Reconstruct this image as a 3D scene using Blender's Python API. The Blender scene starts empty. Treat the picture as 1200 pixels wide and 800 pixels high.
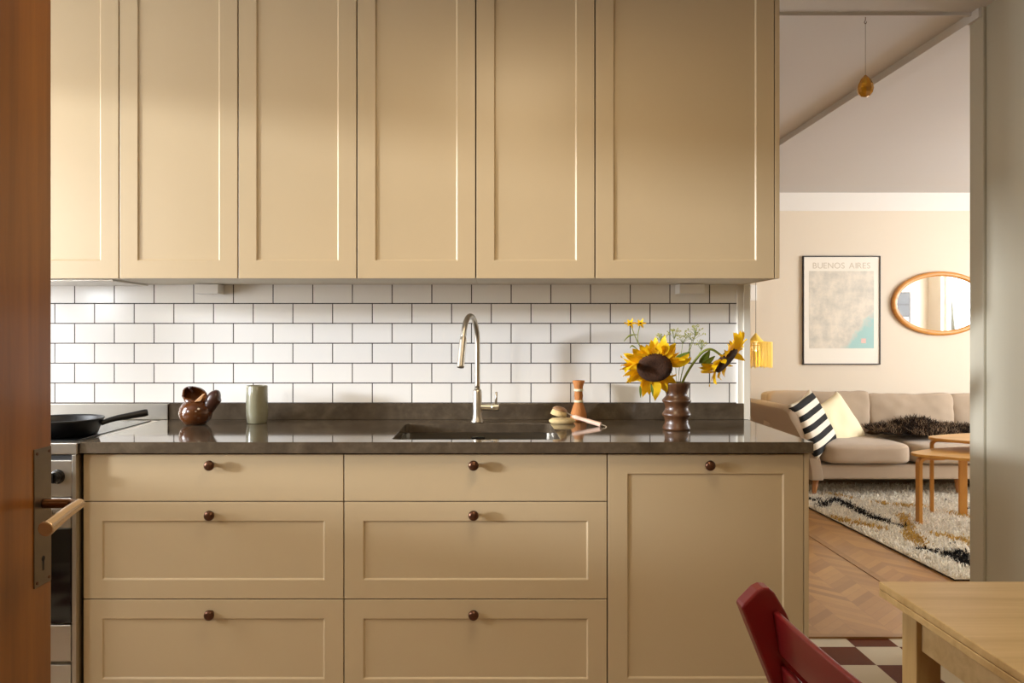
import bpy, bmesh, math, random
from mathutils import Vector, Matrix, noise
random.seed(7)
C = bpy.context.scene.collection
PI = math.pi
F = 930.0; X0 = 575.0; Y0 = 388.6; ZC = 1.235
def px(x, y, Y): return Vector(((x-X0)*Y/F, Y, ZC-(y-Y0)*Y/F))
def srgb(r, g, b):
    f = lambda c: (c/255/12.92) if c/255 <= .04045 else ((c/255+.055)/1.055)**2.4
    return (f(r), f(g), f(b), 1)

# ------------------------------------------------------------ materials
def newmat(name):
    m = bpy.data.materials.new(name); m.use_nodes = True
    nt = m.node_tree; b = nt.nodes['Principled BSDF']
    return m, nt, b
def N(nt, t, **k):
    n = nt.nodes.new(t)
    for a, v in k.items():
        if a in n.inputs: n.inputs[a].default_value = v
        else: setattr(n, a, v)
    return n
def simple(name, col, rough=.5, metal=0, var=0, scale=8, bump=0, bscale=60, stretch=None, sheen=0, coat=0, spec=None):
    m, nt, b = newmat(name)
    b.inputs['Base Color'].default_value = col
    b.inputs['Roughness'].default_value = rough; b.inputs['Metallic'].default_value = metal
    if sheen: b.inputs['Sheen Weight'].default_value = sheen
    if coat: b.inputs['Coat Weight'].default_value = coat; b.inputs['Coat Roughness'].default_value = .08
    if spec is not None: b.inputs['Specular IOR Level'].default_value = spec
    tc = N(nt, 'ShaderNodeTexCoord')
    src = tc.outputs['Object']
    if stretch:
        mp = N(nt, 'ShaderNodeMapping'); mp.inputs['Scale'].default_value = stretch
        nt.links.new(src, mp.inputs[0]); src = mp.outputs[0]
    if var:
        nz = N(nt, 'ShaderNodeTexNoise', Scale=scale, Detail=5.0, Roughness=.6); nt.links.new(src, nz.inputs['Vector'])
        mx = N(nt, 'ShaderNodeMixRGB')
        mx.inputs[1].default_value = (*[c*(1-var) for c in col[:3]], 1)
        mx.inputs[2].default_value = (*[min(1, c*(1+var)) for c in col[:3]], 1)
        nt.links.new(nz.outputs['Fac'], mx.inputs[0]); nt.links.new(mx.outputs[0], b.inputs['Base Color'])
    if bump:
        nb = N(nt, 'ShaderNodeTexNoise', Scale=bscale, Detail=3.0); nt.links.new(src, nb.inputs['Vector'])
        bp = N(nt, 'ShaderNodeBump', Strength=bump, Distance=.002)
        nt.links.new(nb.outputs['Fac'], bp.inputs['Height']); nt.links.new(bp.outputs[0], b.inputs['Normal'])
    return m
def wood(name, c1, c2, axis='X', scale=6, rough=.45, coat=0, dist=2.5, stretch=.09):
    m, nt, b = newmat(name)
    tc = N(nt, 'ShaderNodeTexCoord'); mp = N(nt, 'ShaderNodeMapping')
    s = [1, 1, 1]; s['XYZ'.index(axis)] = stretch; mp.inputs['Scale'].default_value = s
    nt.links.new(tc.outputs['Object'], mp.inputs[0])
    n1 = N(nt, 'ShaderNodeTexNoise', Scale=scale*6, Detail=8.0, Roughness=.65, Distortion=.6); nt.links.new(mp.outputs[0], n1.inputs['Vector'])
    n2 = N(nt, 'ShaderNodeTexNoise', Scale=scale, Detail=3.0, Distortion=dist); nt.links.new(mp.outputs[0], n2.inputs['Vector'])
    ad = N(nt, 'ShaderNodeMixRGB'); ad.inputs[0].default_value = .5
    nt.links.new(n1.outputs['Fac'], ad.inputs[1]); nt.links.new(n2.outputs['Fac'], ad.inputs[2])
    cr = N(nt, 'ShaderNodeValToRGB'); cr.color_ramp.elements[0].position = .35; cr.color_ramp.elements[1].position = .65
    cr.color_ramp.elements[0].color = c1; cr.color_ramp.elements[1].color = c2
    nt.links.new(ad.outputs[0], cr.inputs[0]); nt.links.new(cr.outputs[0], b.inputs['Base Color'])
    b.inputs['Roughness'].default_value = rough
    if coat: b.inputs['Coat Weight'].default_value = coat; b.inputs['Coat Roughness'].default_value = .15
    bp = N(nt, 'ShaderNodeBump', Strength=.15, Distance=.001)
    nt.links.new(n1.outputs['Fac'], bp.inputs['Height']); nt.links.new(bp.outputs[0], b.inputs['Normal'])
    return m
M = {}
M['paint'] = simple('cabinet_paint', srgb(189, 168, 134), .36, var=.02, scale=3, bump=.03, bscale=250)
M['paint_under'] = simple('cabinet_underside', srgb(214, 204, 184), .5)
M['carcass'] = simple('cabinet_carcass', srgb(92, 74, 52), .6)  # dark brown puts shade into the gaps between the fronts
M['bronze'] = simple('aged_bronze', srgb(92, 60, 42), .28, .75, var=.2, scale=60)
M['steel'] = simple('brushed_steel', srgb(196, 190, 180), .3, 1, var=.05, scale=40, bump=.05, bscale=300, stretch=(1, 1, .05))
M['nickel'] = simple('brushed_nickel', srgb(190, 182, 168), .36, 1)
M['sinksteel'] = simple('sink_steel', srgb(150, 143, 132), .3, 1, var=.05, scale=30)
M['dark'] = simple('shadow_gap_black', srgb(22, 20, 18), .6)
M['blackglass'] = simple('black_oven_glass', srgb(8, 8, 9), .06, coat=.5)
M['enamel'] = simple('black_enamel', srgb(16, 16, 17), .25)
M['castiron'] = simple('cast_iron', srgb(17, 17, 19), .38, bump=.3, bscale=300)
M['white'] = simple('white_plastic', srgb(238, 236, 230), .35)
M['trimwhite'] = simple('white_gloss_trim', srgb(232, 226, 212), .35)
M['kwall'] = simple('kitchen_wall_paint', srgb(186, 170, 138), .7, bump=.05, bscale=120)
M['rwall'] = simple('right_wall_paint', srgb(180, 174, 156), .55, var=.03, scale=2, bump=.05, bscale=120)
M['lwall'] = simple('living_wall_paint', srgb(226, 214, 194), .75, var=.015, scale=2, bump=.04, bscale=120)
M['ceil'] = simple('ceiling_paint', srgb(204, 201, 198), .8, var=.015, scale=2)
M['cornice'] = simple('cornice_white', srgb(234, 230, 222), .75)
M['fabric'] = simple('sofa_fabric', srgb(178, 158, 134), .9, var=.06, scale=12, bump=.35, bscale=500, sheen=.2)
M['doorwood'] = wood('door_wood', srgb(106, 60, 14), srgb(142, 86, 26), 'Z', 5, .35, .3, stretch=.06)
M['oak'] = wood('oak_table', srgb(176, 144, 92), srgb(204, 174, 122), 'X', 7, .42, stretch=.06)
M['birch'] = wood('golden_birch', srgb(196, 140, 62), srgb(222, 170, 88), 'X', 7, .4, .2)
M['birchleg'] = wood('golden_birch_leg', srgb(184, 124, 46), srgb(208, 150, 66), 'Z', 7, .4)
M['mirrorwood'] = wood('mirror_frame_wood', srgb(196, 128, 50), srgb(226, 160, 80), 'X', 5, .35, .3)
M['legwood'] = wood('sofa_leg_wood', srgb(170, 110, 60), srgb(196, 138, 84), 'Z', 8, .4)
M['vasewood'] = wood('turned_walnut', srgb(58, 36, 20), srgb(98, 62, 36), 'Z', 9, .36, .15)
M['red'] = simple('red_lacquer', srgb(112, 13, 17), .34, var=.08, scale=6, coat=.1, bump=.03, bscale=80)
M['glaze'] = simple('brown_glaze', srgb(84, 44, 14), .18, var=.55, scale=18, coat=.5)
M['darkglaze'] = simple('dark_glaze', srgb(60, 30, 18), .35, var=.45, scale=22, coat=.15, bump=.6, bscale=40)
M['litrim'] = simple('lit_rim_tan', srgb(214, 168, 124), .5)  # tan tone puts the light on the pot's rim into the colour
M['stoneware'] = simple('green_stoneware', srgb(132, 128, 104), .22, var=.25, scale=22, coat=.5)
M['bristle'] = simple('straw_bristle', srgb(214, 186, 132), .8, var=.3, scale=120, bump=.9, bscale=250)
M['whisk'] = simple('rice_root_bristle', srgb(176, 112, 56), .8, var=.35, scale=60, bump=.9, bscale=200, stretch=(1, 1, .08))
M['twine'] = simple('pale_twine', srgb(222, 212, 176), .8, bump=.5, bscale=300)
M['palewood'] = simple('pale_beech', srgb(226, 190, 168), .45, var=.06, scale=20)
M['brushblock'] = simple('brush_block_wood', srgb(150, 112, 76), .5, var=.15, scale=30)
M['petal'] = simple('sunflower_petal', srgb(255, 205, 20), .55, var=.14, scale=30)
M['seed'] = simple('sunflower_seed', srgb(66, 38, 18), .9, var=.8, scale=45, bump=1, bscale=320)
M['green'] = simple('stem_green', srgb(120, 130, 48), .5, var=.15, scale=30)
M['leaf'] = simple('leaf_green', srgb(92, 112, 36), .45, var=.25, scale=40)
M['umbel'] = simple('umbel_green', srgb(168, 168, 70), .6, var=.2, scale=60)
M['yellowlamp'] = simple('yellow_fringe', srgb(238, 208, 96), .6, var=.12, scale=80)
M['amber'] = None
M['black'] = simple('black_frame', srgb(38, 30, 24), .4)
M['cream'] = simple('cream_cushion', srgb(240, 226, 186), .85, bump=.3, bscale=400, sheen=.2)
M['cord'] = simple('cord_grey', srgb(120, 110, 95), .6)
M['threshold'] = wood('threshold_oak', srgb(140, 100, 56), srgb(166, 122, 74), 'X', 8, .4)
M['seedplant'] = M['leaf']
M['pot'] = simple('terracotta', srgb(180, 110, 76), .8)

def glassmat(name, tint, mixf=.08):
    m = bpy.data.materials.new(name); m.use_nodes = True; nt = m.node_tree; nt.nodes.clear()
    o = N(nt, 'ShaderNodeOutputMaterial'); t = N(nt, 'ShaderNodeBsdfTransparent'); g = N(nt, 'ShaderNodeBsdfGlossy'); x = N(nt, 'ShaderNodeMixShader')
    t.inputs[0].default_value = tint; g.inputs['Roughness'].default_value = .02; x.inputs[0].default_value = mixf
    nt.links.new(t.outputs[0], x.inputs[1]); nt.links.new(g.outputs[0], x.inputs[2]); nt.links.new(x.outputs[0], o.inputs[0])
    return m
M['pane'] = glassmat('window_glass', (1, 1, 1, 1), .05)
m, nt, b = newmat('mirror_glass'); b.inputs['Metallic'].default_value = 1; b.inputs['Roughness'].default_value = .02
b.inputs['Base Color'].default_value = (.92, .92, .9, 1); M['mirror'] = m
m, nt, b = newmat('amber_crystal'); b.inputs['Base Color'].default_value = srgb(206, 150, 40); b.inputs['Roughness'].default_value = .05
b.inputs['Transmission Weight'].default_value = .55; b.inputs['IOR'].default_value = 1.5; M['amber'] = m
m, nt, b = newmat('bulb_glow'); b.inputs['Base Color'].default_value = (1, 1, 1, 1); b.inputs['Emission Color'].default_value = (1, .86, .6, 1); b.inputs['Emission Strength'].default_value = 4; M['bulb'] = m; b.inputs['Emission Strength'].default_value = 1.2

# worktop stone
m, nt, b = newmat('polished_grey_brown_stone')
tc = N(nt, 'ShaderNodeTexCoord'); n1 = N(nt, 'ShaderNodeTexNoise', Scale=5.0, Detail=6.0, Roughness=.6, Distortion=.8); n2 = N(nt, 'ShaderNodeTexNoise', Scale=26.0, Detail=8.0, Roughness=.7)
nt.links.new(tc.outputs['Object'], n1.inputs['Vector']); nt.links.new(tc.outputs['Object'], n2.inputs['Vector'])
mx = N(nt, 'ShaderNodeMixRGB'); mx.inputs[0].default_value = .45; nt.links.new(n1.outputs['Fac'], mx.inputs[1]); nt.links.new(n2.outputs['Fac'], mx.inputs[2])
cr = N(nt, 'ShaderNodeValToRGB'); e = cr.color_ramp.elements; e[0].position = .32; e[0].color = srgb(62, 53, 42); e[1].position = .7; e[1].color = srgb(112, 100, 84)
k = e.new(.5); k.color = srgb(84, 73, 60)
nt.links.new(mx.outputs[0], cr.inputs[0]); nt.links.new(cr.outputs[0], b.inputs['Base Color']); b.inputs['Roughness'].default_value = .07
M['stone'] = m

# metro tiles : generated from world-size object coordinates
m, nt, b = newmat('white_metro_tile')
tc = N(nt, 'ShaderNodeTexCoord'); sp = N(nt, 'ShaderNodeSeparateXYZ'); nt.links.new(tc.outputs['Object'], sp.inputs[0])
cb = N(nt, 'ShaderNodeCombineXYZ'); nt.links.new(sp.outputs['X'], cb.inputs[0]); nt.links.new(sp.outputs['Z'], cb.inputs[1])
bt = N(nt, 'ShaderNodeTexBrick'); bt.offset = .5; bt.offset_frequency = 2
bt.inputs['Scale'].default_value = 1; bt.inputs['Brick Width'].default_value = .1525; bt.inputs['Row Height'].default_value = .0764
bt.inputs['Mortar Size'].default_value = .0019; bt.inputs['Mortar Smooth'].default_value = 0; bt.inputs['Bias'].default_value = -.2
bt.inputs['Color1'].default_value = srgb(246, 244, 240); bt.inputs['Color2'].default_value = srgb(243, 241, 237); bt.inputs['Mortar'].default_value = srgb(62, 52, 48)
nt.links.new(cb.outputs[0], bt.inputs['Vector']); nt.links.new(bt.outputs['Color'], b.inputs['Base Color'])
bt2 = N(nt, 'ShaderNodeTexBrick'); bt2.offset = .5; bt2.offset_frequency = 2
for kk in ('Scale', 'Brick Width', 'Row Height'): bt2.inputs[kk].default_value = bt.inputs[kk].default_value
bt2.inputs['Mortar Size'].default_value = .0028; bt2.inputs['Mortar Smooth'].default_value = .8
nt.links.new(cb.outputs[0], bt2.inputs['Vector'])
bp = N(nt, 'ShaderNodeBump', Strength=.35, Distance=.0015); bp.invert = True
nt.links.new(bt2.outputs['Fac'], bp.inputs['Height']); nt.links.new(bp.outputs[0], b.inputs['Normal'])
rr = N(nt, 'ShaderNodeMapRange'); rr.inputs['To Min'].default_value = .16; rr.inputs['To Max'].default_value = .8
nt.links.new(bt.outputs['Fac'], rr.inputs['Value']); nt.links.new(rr.outputs[0], b.inputs['Roughness'])
M['tile'] = m

# checker floor
m, nt, b = newmat('checker_floor_tile')
tc = N(nt, 'ShaderNodeTexCoord'); ck = N(nt, 'ShaderNodeTexChecker', Scale=1/.1705)
mp = N(nt, 'ShaderNodeMapping'); mp.inputs['Location'].default_value = (-1.430, -3.112, .05)
nt.links.new(tc.outputs['Object'], mp.inputs[0]); nt.links.new(mp.outputs[0], ck.inputs['Vector'])
ck.inputs['Color1'].default_value = srgb(204, 190, 164); ck.inputs['Color2'].default_value = srgb(96, 42, 8)
nt.links.new(ck.outputs['Color'], b.inputs['Base Color']); b.inputs['Roughness'].default_value = .5; b.inputs['Specular IOR Level'].default_value = .1
M['checker'] = m

# chevron parquet
m, nt, b = newmat('oak_parquet')
tc = N(nt, 'ShaderNodeTexCoord'); sp = N(nt, 'ShaderNodeSeparateXYZ'); nt.links.new(tc.outputs['Object'], sp.inputs[0])
def mth(op, a, bb=None, v=None):
    n = N(nt, 'ShaderNodeMath'); n.operation = op
    nt.links.new(a, n.inputs[0])
    if bb is not None: nt.links.new(bb, n.inputs[1])
    elif v is not None: n.inputs[1].default_value = v
    return n.outputs[0]
pp = mth('PINGPONG', sp.outputs['X'], v=.15)
vv = mth('ADD', sp.outputs['Y'], pp)
strip = mth('FLOOR', mth('DIVIDE', vv, v=.06))
col = mth('FLOOR', mth('DIVIDE', sp.outputs['X'], v=.15))
cb = N(nt, 'ShaderNodeCombineXYZ'); nt.links.new(strip, cb.inputs[0]); nt.links.new(col, cb.inputs[1])
wn = N(nt, 'ShaderNodeTexWhiteNoise'); nt.links.new(cb.outputs[0], wn.inputs['Vector'])
gr = N(nt, 'ShaderNodeTexNoise', Scale=14.0, Detail=6.0); nt.links.new(tc.outputs['Object'], gr.inputs['Vector'])
ad = N(nt, 'ShaderNodeMixRGB'); ad.inputs[0].default_value = .35; nt.links.new(wn.outputs['Value'], ad.inputs[1]); nt.links.new(gr.outputs['Fac'], ad.inputs[2])
cr = N(nt, 'ShaderNodeValToRGB'); e = cr.color_ramp.elements; e[0].position = .1; e[0].color = srgb(146, 100, 50); e[1].position = .9; e[1].color = srgb(184, 136, 74)
nt.links.new(ad.outputs[0], cr.inputs[0])
fr = mth('FRACT', mth('DIVIDE', vv, v=.06)); g1 = mth('LESS_THAN', fr, v=.02)
fx = mth('FRACT', mth('DIVIDE', sp.outputs['X'], v=.15)); g2 = mth('LESS_THAN', fx, v=.007)
gg = mth('MAXIMUM', g1, g2)
mg = N(nt, 'ShaderNodeMixRGB'); nt.links.new(gg, mg.inputs[0]); nt.links.new(cr.outputs[0], mg.inputs[1]); mg.inputs[2].default_value = srgb(128, 82, 46)
nt.links.new(mg.outputs[0], b.inputs['Base Color']); b.inputs['Roughness'].default_value = .3
M['parquet'] = m

# vertex colour fibre material
def fibre(name, rough=.9):
    m, nt, b = newmat(name); a = N(nt, 'ShaderNodeVertexColor'); a.layer_name = 'Col'
    nt.links.new(a.outputs['Color'], b.inputs['Base Color']); b.inputs['Roughness'].default_value = rough; b.inputs['Specular IOR Level'].default_value = .15
    tr = N(nt, 'ShaderNodeBsdfTranslucent'); nt.links.new(a.outputs['Color'], tr.inputs[0]); mx = N(nt, 'ShaderNodeMixShader'); mx.inputs[0].default_value = .35
    nt.links.new(b.outputs[0], mx.inputs[1]); nt.links.new(tr.outputs[0], mx.inputs[2]); nt.links.new(mx.outputs[0], nt.nodes['Material Output'].inputs[0])
    return m
M['fibre'] = fibre('wool_pile'); M['fur'] = fibre('dark_fur', .6)

# striped cushion
m, nt, b = newmat('striped_cushion')
tc = N(nt, 'ShaderNodeTexCoord'); sp = N(nt, 'ShaderNodeSeparateXYZ'); nt.links.new(tc.outputs['Object'], sp.inputs[0])
f1 = mth('FRACT', mth('DIVIDE', mth('ADD', sp.outputs['Y'], v=.505), v=.088)); g1 = mth('GREATER_THAN', f1, v=.5)
mg = N(nt, 'ShaderNodeMixRGB'); nt.links.new(g1, mg.inputs[0]); mg.inputs[1].default_value = srgb(232, 222, 202); mg.inputs[2].default_value = srgb(24, 24, 24)
nt.links.new(mg.outputs[0], b.inputs['Base Color']); b.inputs['Roughness'].default_value = .9
M['stripe'] = m

# poster print
m, nt, b = newmat('map_print')
tc = N(nt, 'ShaderNodeTexCoord'); sp = N(nt, 'ShaderNodeSeparateXYZ'); nt.links.new(tc.outputs['Object'], sp.inputs[0])
n1 = N(nt, 'ShaderNodeTexNoise', Scale=9.0, Detail=8.0, Roughness=.65); nt.links.new(tc.outputs['Object'], n1.inputs['Vector'])
cr = N(nt, 'ShaderNodeValToRGB'); e = cr.color_ramp.elements; e[0].position = .35; e[0].color = srgb(196, 192, 180); e[1].position = .62; e[1].color = srgb(228, 219, 202)
nt.links.new(n1.outputs['Fac'], cr.inputs[0])
# coast: x*1.0 - z*0.8 + noise > c   (object coords centred on the print)
c1 = mth('ADD', mth('MULTIPLY', sp.outputs['X'], v=1.0), mth('MULTIPLY', sp.outputs['Z'], v=-.85))
c2 = mth('ADD', c1, mth('MULTIPLY', n1.outputs['Fac'], v=.34))
c3 = N(nt, 'ShaderNodeMapRange'); c3.inputs['From Min'].default_value = .44; c3.inputs['From Max'].default_value = .52; nt.links.new(c2, c3.inputs['Value'])
lim = N(nt, 'ShaderNodeMapRange'); lim.inputs['From Min'].default_value = -.015; lim.inputs['From Max'].default_value = -.03; nt.links.new(sp.outputs['Z'], lim.inputs['Value'])
wat = mth('MULTIPLY', c3.outputs[0], lim.outputs[0])
mg = N(nt, 'ShaderNodeMixRGB'); nt.links.new(wat, mg.inputs[0]); nt.links.new(cr.outputs[0], mg.inputs[1]); mg.inputs[2].default_value = srgb(160, 200, 196)
nt.links.new(mg.outputs[0], b.inputs['Base Color']); b.inputs['Roughness'].default_value = .35
M['map'] = m
M['paper'] = simple('poster_paper', srgb(240, 234, 220), .6)
M['ink'] = simple('pale_ink', srgb(206, 196, 176), .5)
M['pink'] = simple('pink_stamp', srgb(228, 190, 178), .5)

b = M['petal'].node_tree.nodes['Principled BSDF']; nt = M['petal'].node_tree
tr = N(nt, 'ShaderNodeBsdfTranslucent'); tr.inputs[0].default_value = srgb(255, 196, 20); mx = N(nt, 'ShaderNodeMixShader'); mx.inputs[0].default_value = .35
nt.links.new(b.outputs[0], mx.inputs[1]); nt.links.new(tr.outputs[0], mx.inputs[2]); nt.links.new(mx.outputs[0], nt.nodes['Material Output'].inputs[0])
# ------------------------------------------------------------ mesh helpers
def fin(name, bm, mat, parent=None, bevel=0, smooth=None, segs=2):
    bmesh.ops.recalc_face_normals(bm, faces=bm.faces)
    me = bpy.data.meshes.new(name); bm.to_mesh(me); bm.free()
    o = bpy.data.objects.new(name, me); C.objects.link(o)
    for mm in (mat if isinstance(mat, list) else [mat]): me.materials.append(mm)
    if parent is not None: o.parent = parent
    if bevel:
        md = o.modifiers.new('b', 'BEVEL'); md.width = bevel; md.segments = segs; md.limit_method = 'ANGLE'; md.angle_limit = math.radians(35)
    if smooth:
        for p in me.polygons: p.use_smooth = True
    return o
def box(bm, x0, x1, y0, y1, z0, z1, M_=None):
    vs = [bm.verts.new(v) for v in ((x0,y0,z0),(x1,y0,z0),(x1,y1,z0),(x0,y1,z0),(x0,y0,z1),(x1,y0,z1),(x1,y1,z1),(x0,y1,z1))]
    if M_ is not None:
        for v in vs: v.co = M_ @ v.co
    for f in ((0,3,2,1),(4,5,6,7),(0,1,5,4),(1,2,6,5),(2,3,7,6),(3,0,4,7)): bm.faces.new([vs[i] for i in f])
    return vs
def boxo(name, d, mat, parent=None, bevel=0, segs=2):
    bm = bmesh.new(); box(bm, *d); return fin(name, bm, mat, parent, bevel, segs=segs)
def lathe(bm, prof, cx=0, cy=0, cz=0, n=40, M_=None):
    rings = []
    for r, z in prof:
        if r < 1e-6:
            rings.append([bm.verts.new((cx, cy, cz+z))])
        else:
            rings.append([bm.verts.new((cx+r*math.cos(2*PI*i/n), cy+r*math.sin(2*PI*i/n), cz+z)) for i in range(n)])
    for a, b_ in zip(rings, rings[1:]):
        if len(a) == 1 and len(b_) == 1: continue
        for i in range(n):
            j = (i+1) % n
            if len(a) == 1: bm.faces.new((a[0], b_[j], b_[i]))
            elif len(b_) == 1: bm.faces.new((a[i], a[j], b_[0]))
            else: bm.faces.new((a[i], a[j], b_[j], b_[i]))
    if M_ is not None:
        for r in rings:
            for v in r: v.co = M_ @ v.co
def tube(bm, pts, rads, n=12, cap=True):
    pts = [Vector(p) for p in pts]
    if not isinstance(rads, (list, tuple)): rads = [rads]*len(pts)
    rings = []; up = None
    for i, p in enumerate(pts):
        t = (pts[min(i+1, len(pts)-1)] - pts[max(i-1, 0)]).normalized()
        if up is None:
            up = Vector((0, 0, 1)) if abs(t.z) < .9 else Vector((1, 0, 0))
        s = t.cross(up).normalized(); up = s.cross(t).normalized()
        rings.append([bm.verts.new(p + rads[i]*(math.cos(2*PI*k/n)*s + math.sin(2*PI*k/n)*up)) for k in range(n)])
    for a, b_ in zip(rings, rings[1:]):
        for i in range(n): bm.faces.new((a[i], a[(i+1) % n], b_[(i+1) % n], b_[i]))
    if cap:
        bm.faces.new(rings[0][::-1]); bm.faces.new(rings[-1])
def spline(pts, n=10):
    pts = [Vector(p) for p in pts]; out = []
    for i in range(len(pts)-1):
        p0 = pts[max(i-1, 0)]; p1 = pts[i]; p2 = pts[i+1]; p3 = pts[min(i+2, len(pts)-1)]
        for k in range(n):
            t = k/n
            out.append(.5*((2*p1)+(-p0+p2)*t+(2*p0-5*p1+4*p2-p3)*t*t+(-p0+3*p1-3*p2+p3)*t**3))
    out.append(pts[-1]); return out
def prism(bm, outline, y0, y1, axis='Y'):
    """outline of 2D points extruded along an axis"""
    def P(a, b_, c):
        return {'Y': (a, c, b_), 'Z': (a, b_, c), 'X': (c, a, b_)}[axis]
    A = [bm.verts.new(P(a, b_, y0)) for a, b_ in outline]; B = [bm.verts.new(P(a, b_, y1)) for a, b_ in outline]
    n = len(A)
    bm.faces.new(A); bm.faces.new(B[::-1])
    for i in range(n): bm.faces.new((A[i], A[(i+1) % n], B[(i+1) % n], B[i]))
def empty(name, loc, label, cat, group=None):
    o = bpy.data.objects.new(name, None); C.objects.link(o); o.location = loc; o.empty_display_size = .1
    o['label'] = label; o['category'] = cat
    if group: o['group'] = group
    return o
def tag(o, label, cat, group=None):
    o['label'] = label; o['category'] = cat
    if group: o['group'] = group
    return o
def struct(o): o['kind'] = 'structure'; return o
def keep(parent, *objs):
    """parent objects built in world coordinates to an empty placed elsewhere"""
    for o in objs: o.parent = parent; o.location = -parent.location
class World_to:
    pass
def part(root, name, bm, mat, bevel=0, smooth=None, label=None, sub=None, segs=2):
    """mesh in world coordinates, child of root (an Empty without rotation)"""
    o = fin(name, bm, mat, None, bevel, smooth, segs)
    p = sub if sub is not None else root
    o.parent = p
    off = -root.location if sub is None else Vector((0, 0, 0))
    o.location = off
    if label: o['label'] = label
    return o
def shaker(bm, x0, x1, z0, z1, yf, t=.020, st=.058, dep=.005, bev=.004):
    """framed front with a sunk panel, facing -Y"""
    def ring(a0, a1, b0, b1, y): return [bm.verts.new(v) for v in ((a0, y, b0), (a1, y, b0), (a1, y, b1), (a0, y, b1))]
    R = [ring(x0, x1, z0, z1, yf+t), ring(x0, x1, z0, z1, yf), ring(x0+st, x1-st, z0+st, z1-st, yf),
         ring(x0+st+bev, x1-st-bev, z0+st+bev, z1-st-bev, yf+dep)]
    for a, b_ in zip(R, R[1:]):
        for i in range(4): bm.faces.new((a[i], a[(i+1) % 4], b_[(i+1) % 4], b_[i]))
    bm.faces.new(R[-1]); bm.faces.new(R[0][::-1])

# ------------------------------------------------------------ constants of the place
YW = 3.05; H = 2.46; XR = 1.868; XL = -2.5; YL = 7.0; XLR = 6.0
# ------------------------------------------------------------ shell
def wallbox(name, d, mat): return struct(boxo(name, d, mat))
# kitchen floor (checker) and parquet
wallbox('floor', (XL-.12, XR+.12, -1.8, 3.20, -.06, 0), M['checker'])
o = wallbox('floor_parquet', (-.9, XLR+.12, 3.20, YL+.12, -.06, 0), M['parquet'])
wallbox('trim_1', (.985, XR+.02, 3.195, 3.225, 0, .008), M['threshold'])
wallbox('trim_2', (1.925, 1.965, 3.23, YL-.05, 0, .003), M['threshold'])
wallbox('ceiling', (XL-.12, XR+.12, -1.8, 3.17, H, H+.1), M['ceil'])
wallbox('ceiling_living', (-.9, XLR+.12, 3.17, YL+.12, H, H+.1), M['ceil'])
wallbox('trim_3', (1.845, 1.95, 3.0, YL, H-.036, H), M['ceil'])            # ceiling beam
wallbox('trim_4', (.99, XR, 3.045, 3.06, H-.012, H), M['ceil'])
# back wall of kitchen with tiles
bm = bmesh.new(); box(bm, XL, .985, YW+.008, 3.17, 0, H)
wb = struct(fin('wall_back', bm, M['kwall']))
# tile slab: origin set so that the brick pattern falls where it stands
bm = bmesh.new(); ox, oz = -1.5987-.1525*6, .9616-.0764*2
box(bm, XL-ox, .945-ox, 0, .008, .9-oz, 1.42-oz)
tl = fin('tile_facing', bm, M['tile'], wb); tl.location = (ox, YW, oz)
# casing round the opening, left jamb
bm = bmesh.new(); box(bm, .945, .966, YW-.012, YW+.008, .9, H); box(bm, .966, .987, YW-.020, YW+.008, .9, H); box(bm, .985, .992, YW-.02, 3.18, 0, H)
struct(fin('trim_5', bm, M['trimwhite'], bevel=.002))
# right wall
wallbox('wall_right', (XR, XR+.12, .45, 3.05, 0, H), M['rwall'])
bm = bmesh.new(); box(bm, XR-.006, XR+.12, 3.05, 3.085, 0, H); box(bm, XR-.012, XR, 2.99, 3.05, 0, H)
struct(fin('trim_6', bm, M['rwall'], bevel=.002))
wallbox('baseboard_right', (XR-.014, XR, .58, 2.99, 0, .1), M['trimwhite'])
# left wall with window opening  (Y WY0..WY1, z WZ0..WZ1)
WY0, WY1, WZ0, WZ1 = 1.30, 2.62, .90, 2.24
bm = bmesh.new()
box(bm, XL-.12, XL, -1.8, .62, 0, H); box(bm, XL-.12, XL, 1.16, WY0, 0, H); box(bm, XL-.12, XL, .62, 1.16, 0, 1.3); box(bm, XL-.12, XL, .62, 1.16, 2.1, H); box(bm, XL-.12, XL, WY1, 3.17, 0, H); box(bm, XL-.12, XL, WY0, WY1, 0, WZ0); box(bm, XL-.12, XL, WY0, WY1, WZ1, H)
struct(fin('wall_left', bm, M['kwall']))
def window_frame(name, x0, x1, ya, yb, za, zb, mull):
    bm = bmesh.new(); w = .05
    box(bm, x0, x1, ya, ya+w, za, zb); box(bm, x0, x1, yb-w, yb, za, zb); box(bm, x0, x1, ya+w, yb-w, za, za+w); box(bm, x0, x1, ya+w, yb-w, zb-w, zb)
    for y in mull: box(bm, x0, x1, y-.02, y+.02, za+w, zb-w)
    o = struct(fin(name, bm, M['trimwhite'], bevel=.003))
    bm = bmesh.new(); xm = (x0+x1)/2; box(bm, xm-.003, xm+.003, ya+w, yb-w, za+w, zb-w)
    fin('pane', bm, M['pane'], o)
    return o
window_frame('window_1', XL-.10, XL-.05, WY0, WY1, WZ0, WZ1, [])
window_frame('window_3', XL-.10, XL-.05, .62, 1.16, 1.3, 2.1, [])
# wall between hall and kitchen, with the doorway the camera looks through
bm = bmesh.new()
box(bm, XL, -.83, .45, .58, 0, H); box(bm, -.83, XR, .45, .58, 2.07, H)
struct(fin('wall_hall', bm, M['kwall']))
wallbox('wall_behind', (XL, XR, -1.8, -1.7, 0, H), M['kwall'])
wallbox('wall_hall_right', (XR, XR+.12, -1.8, .45, 0, H), M['kwall'])
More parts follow.
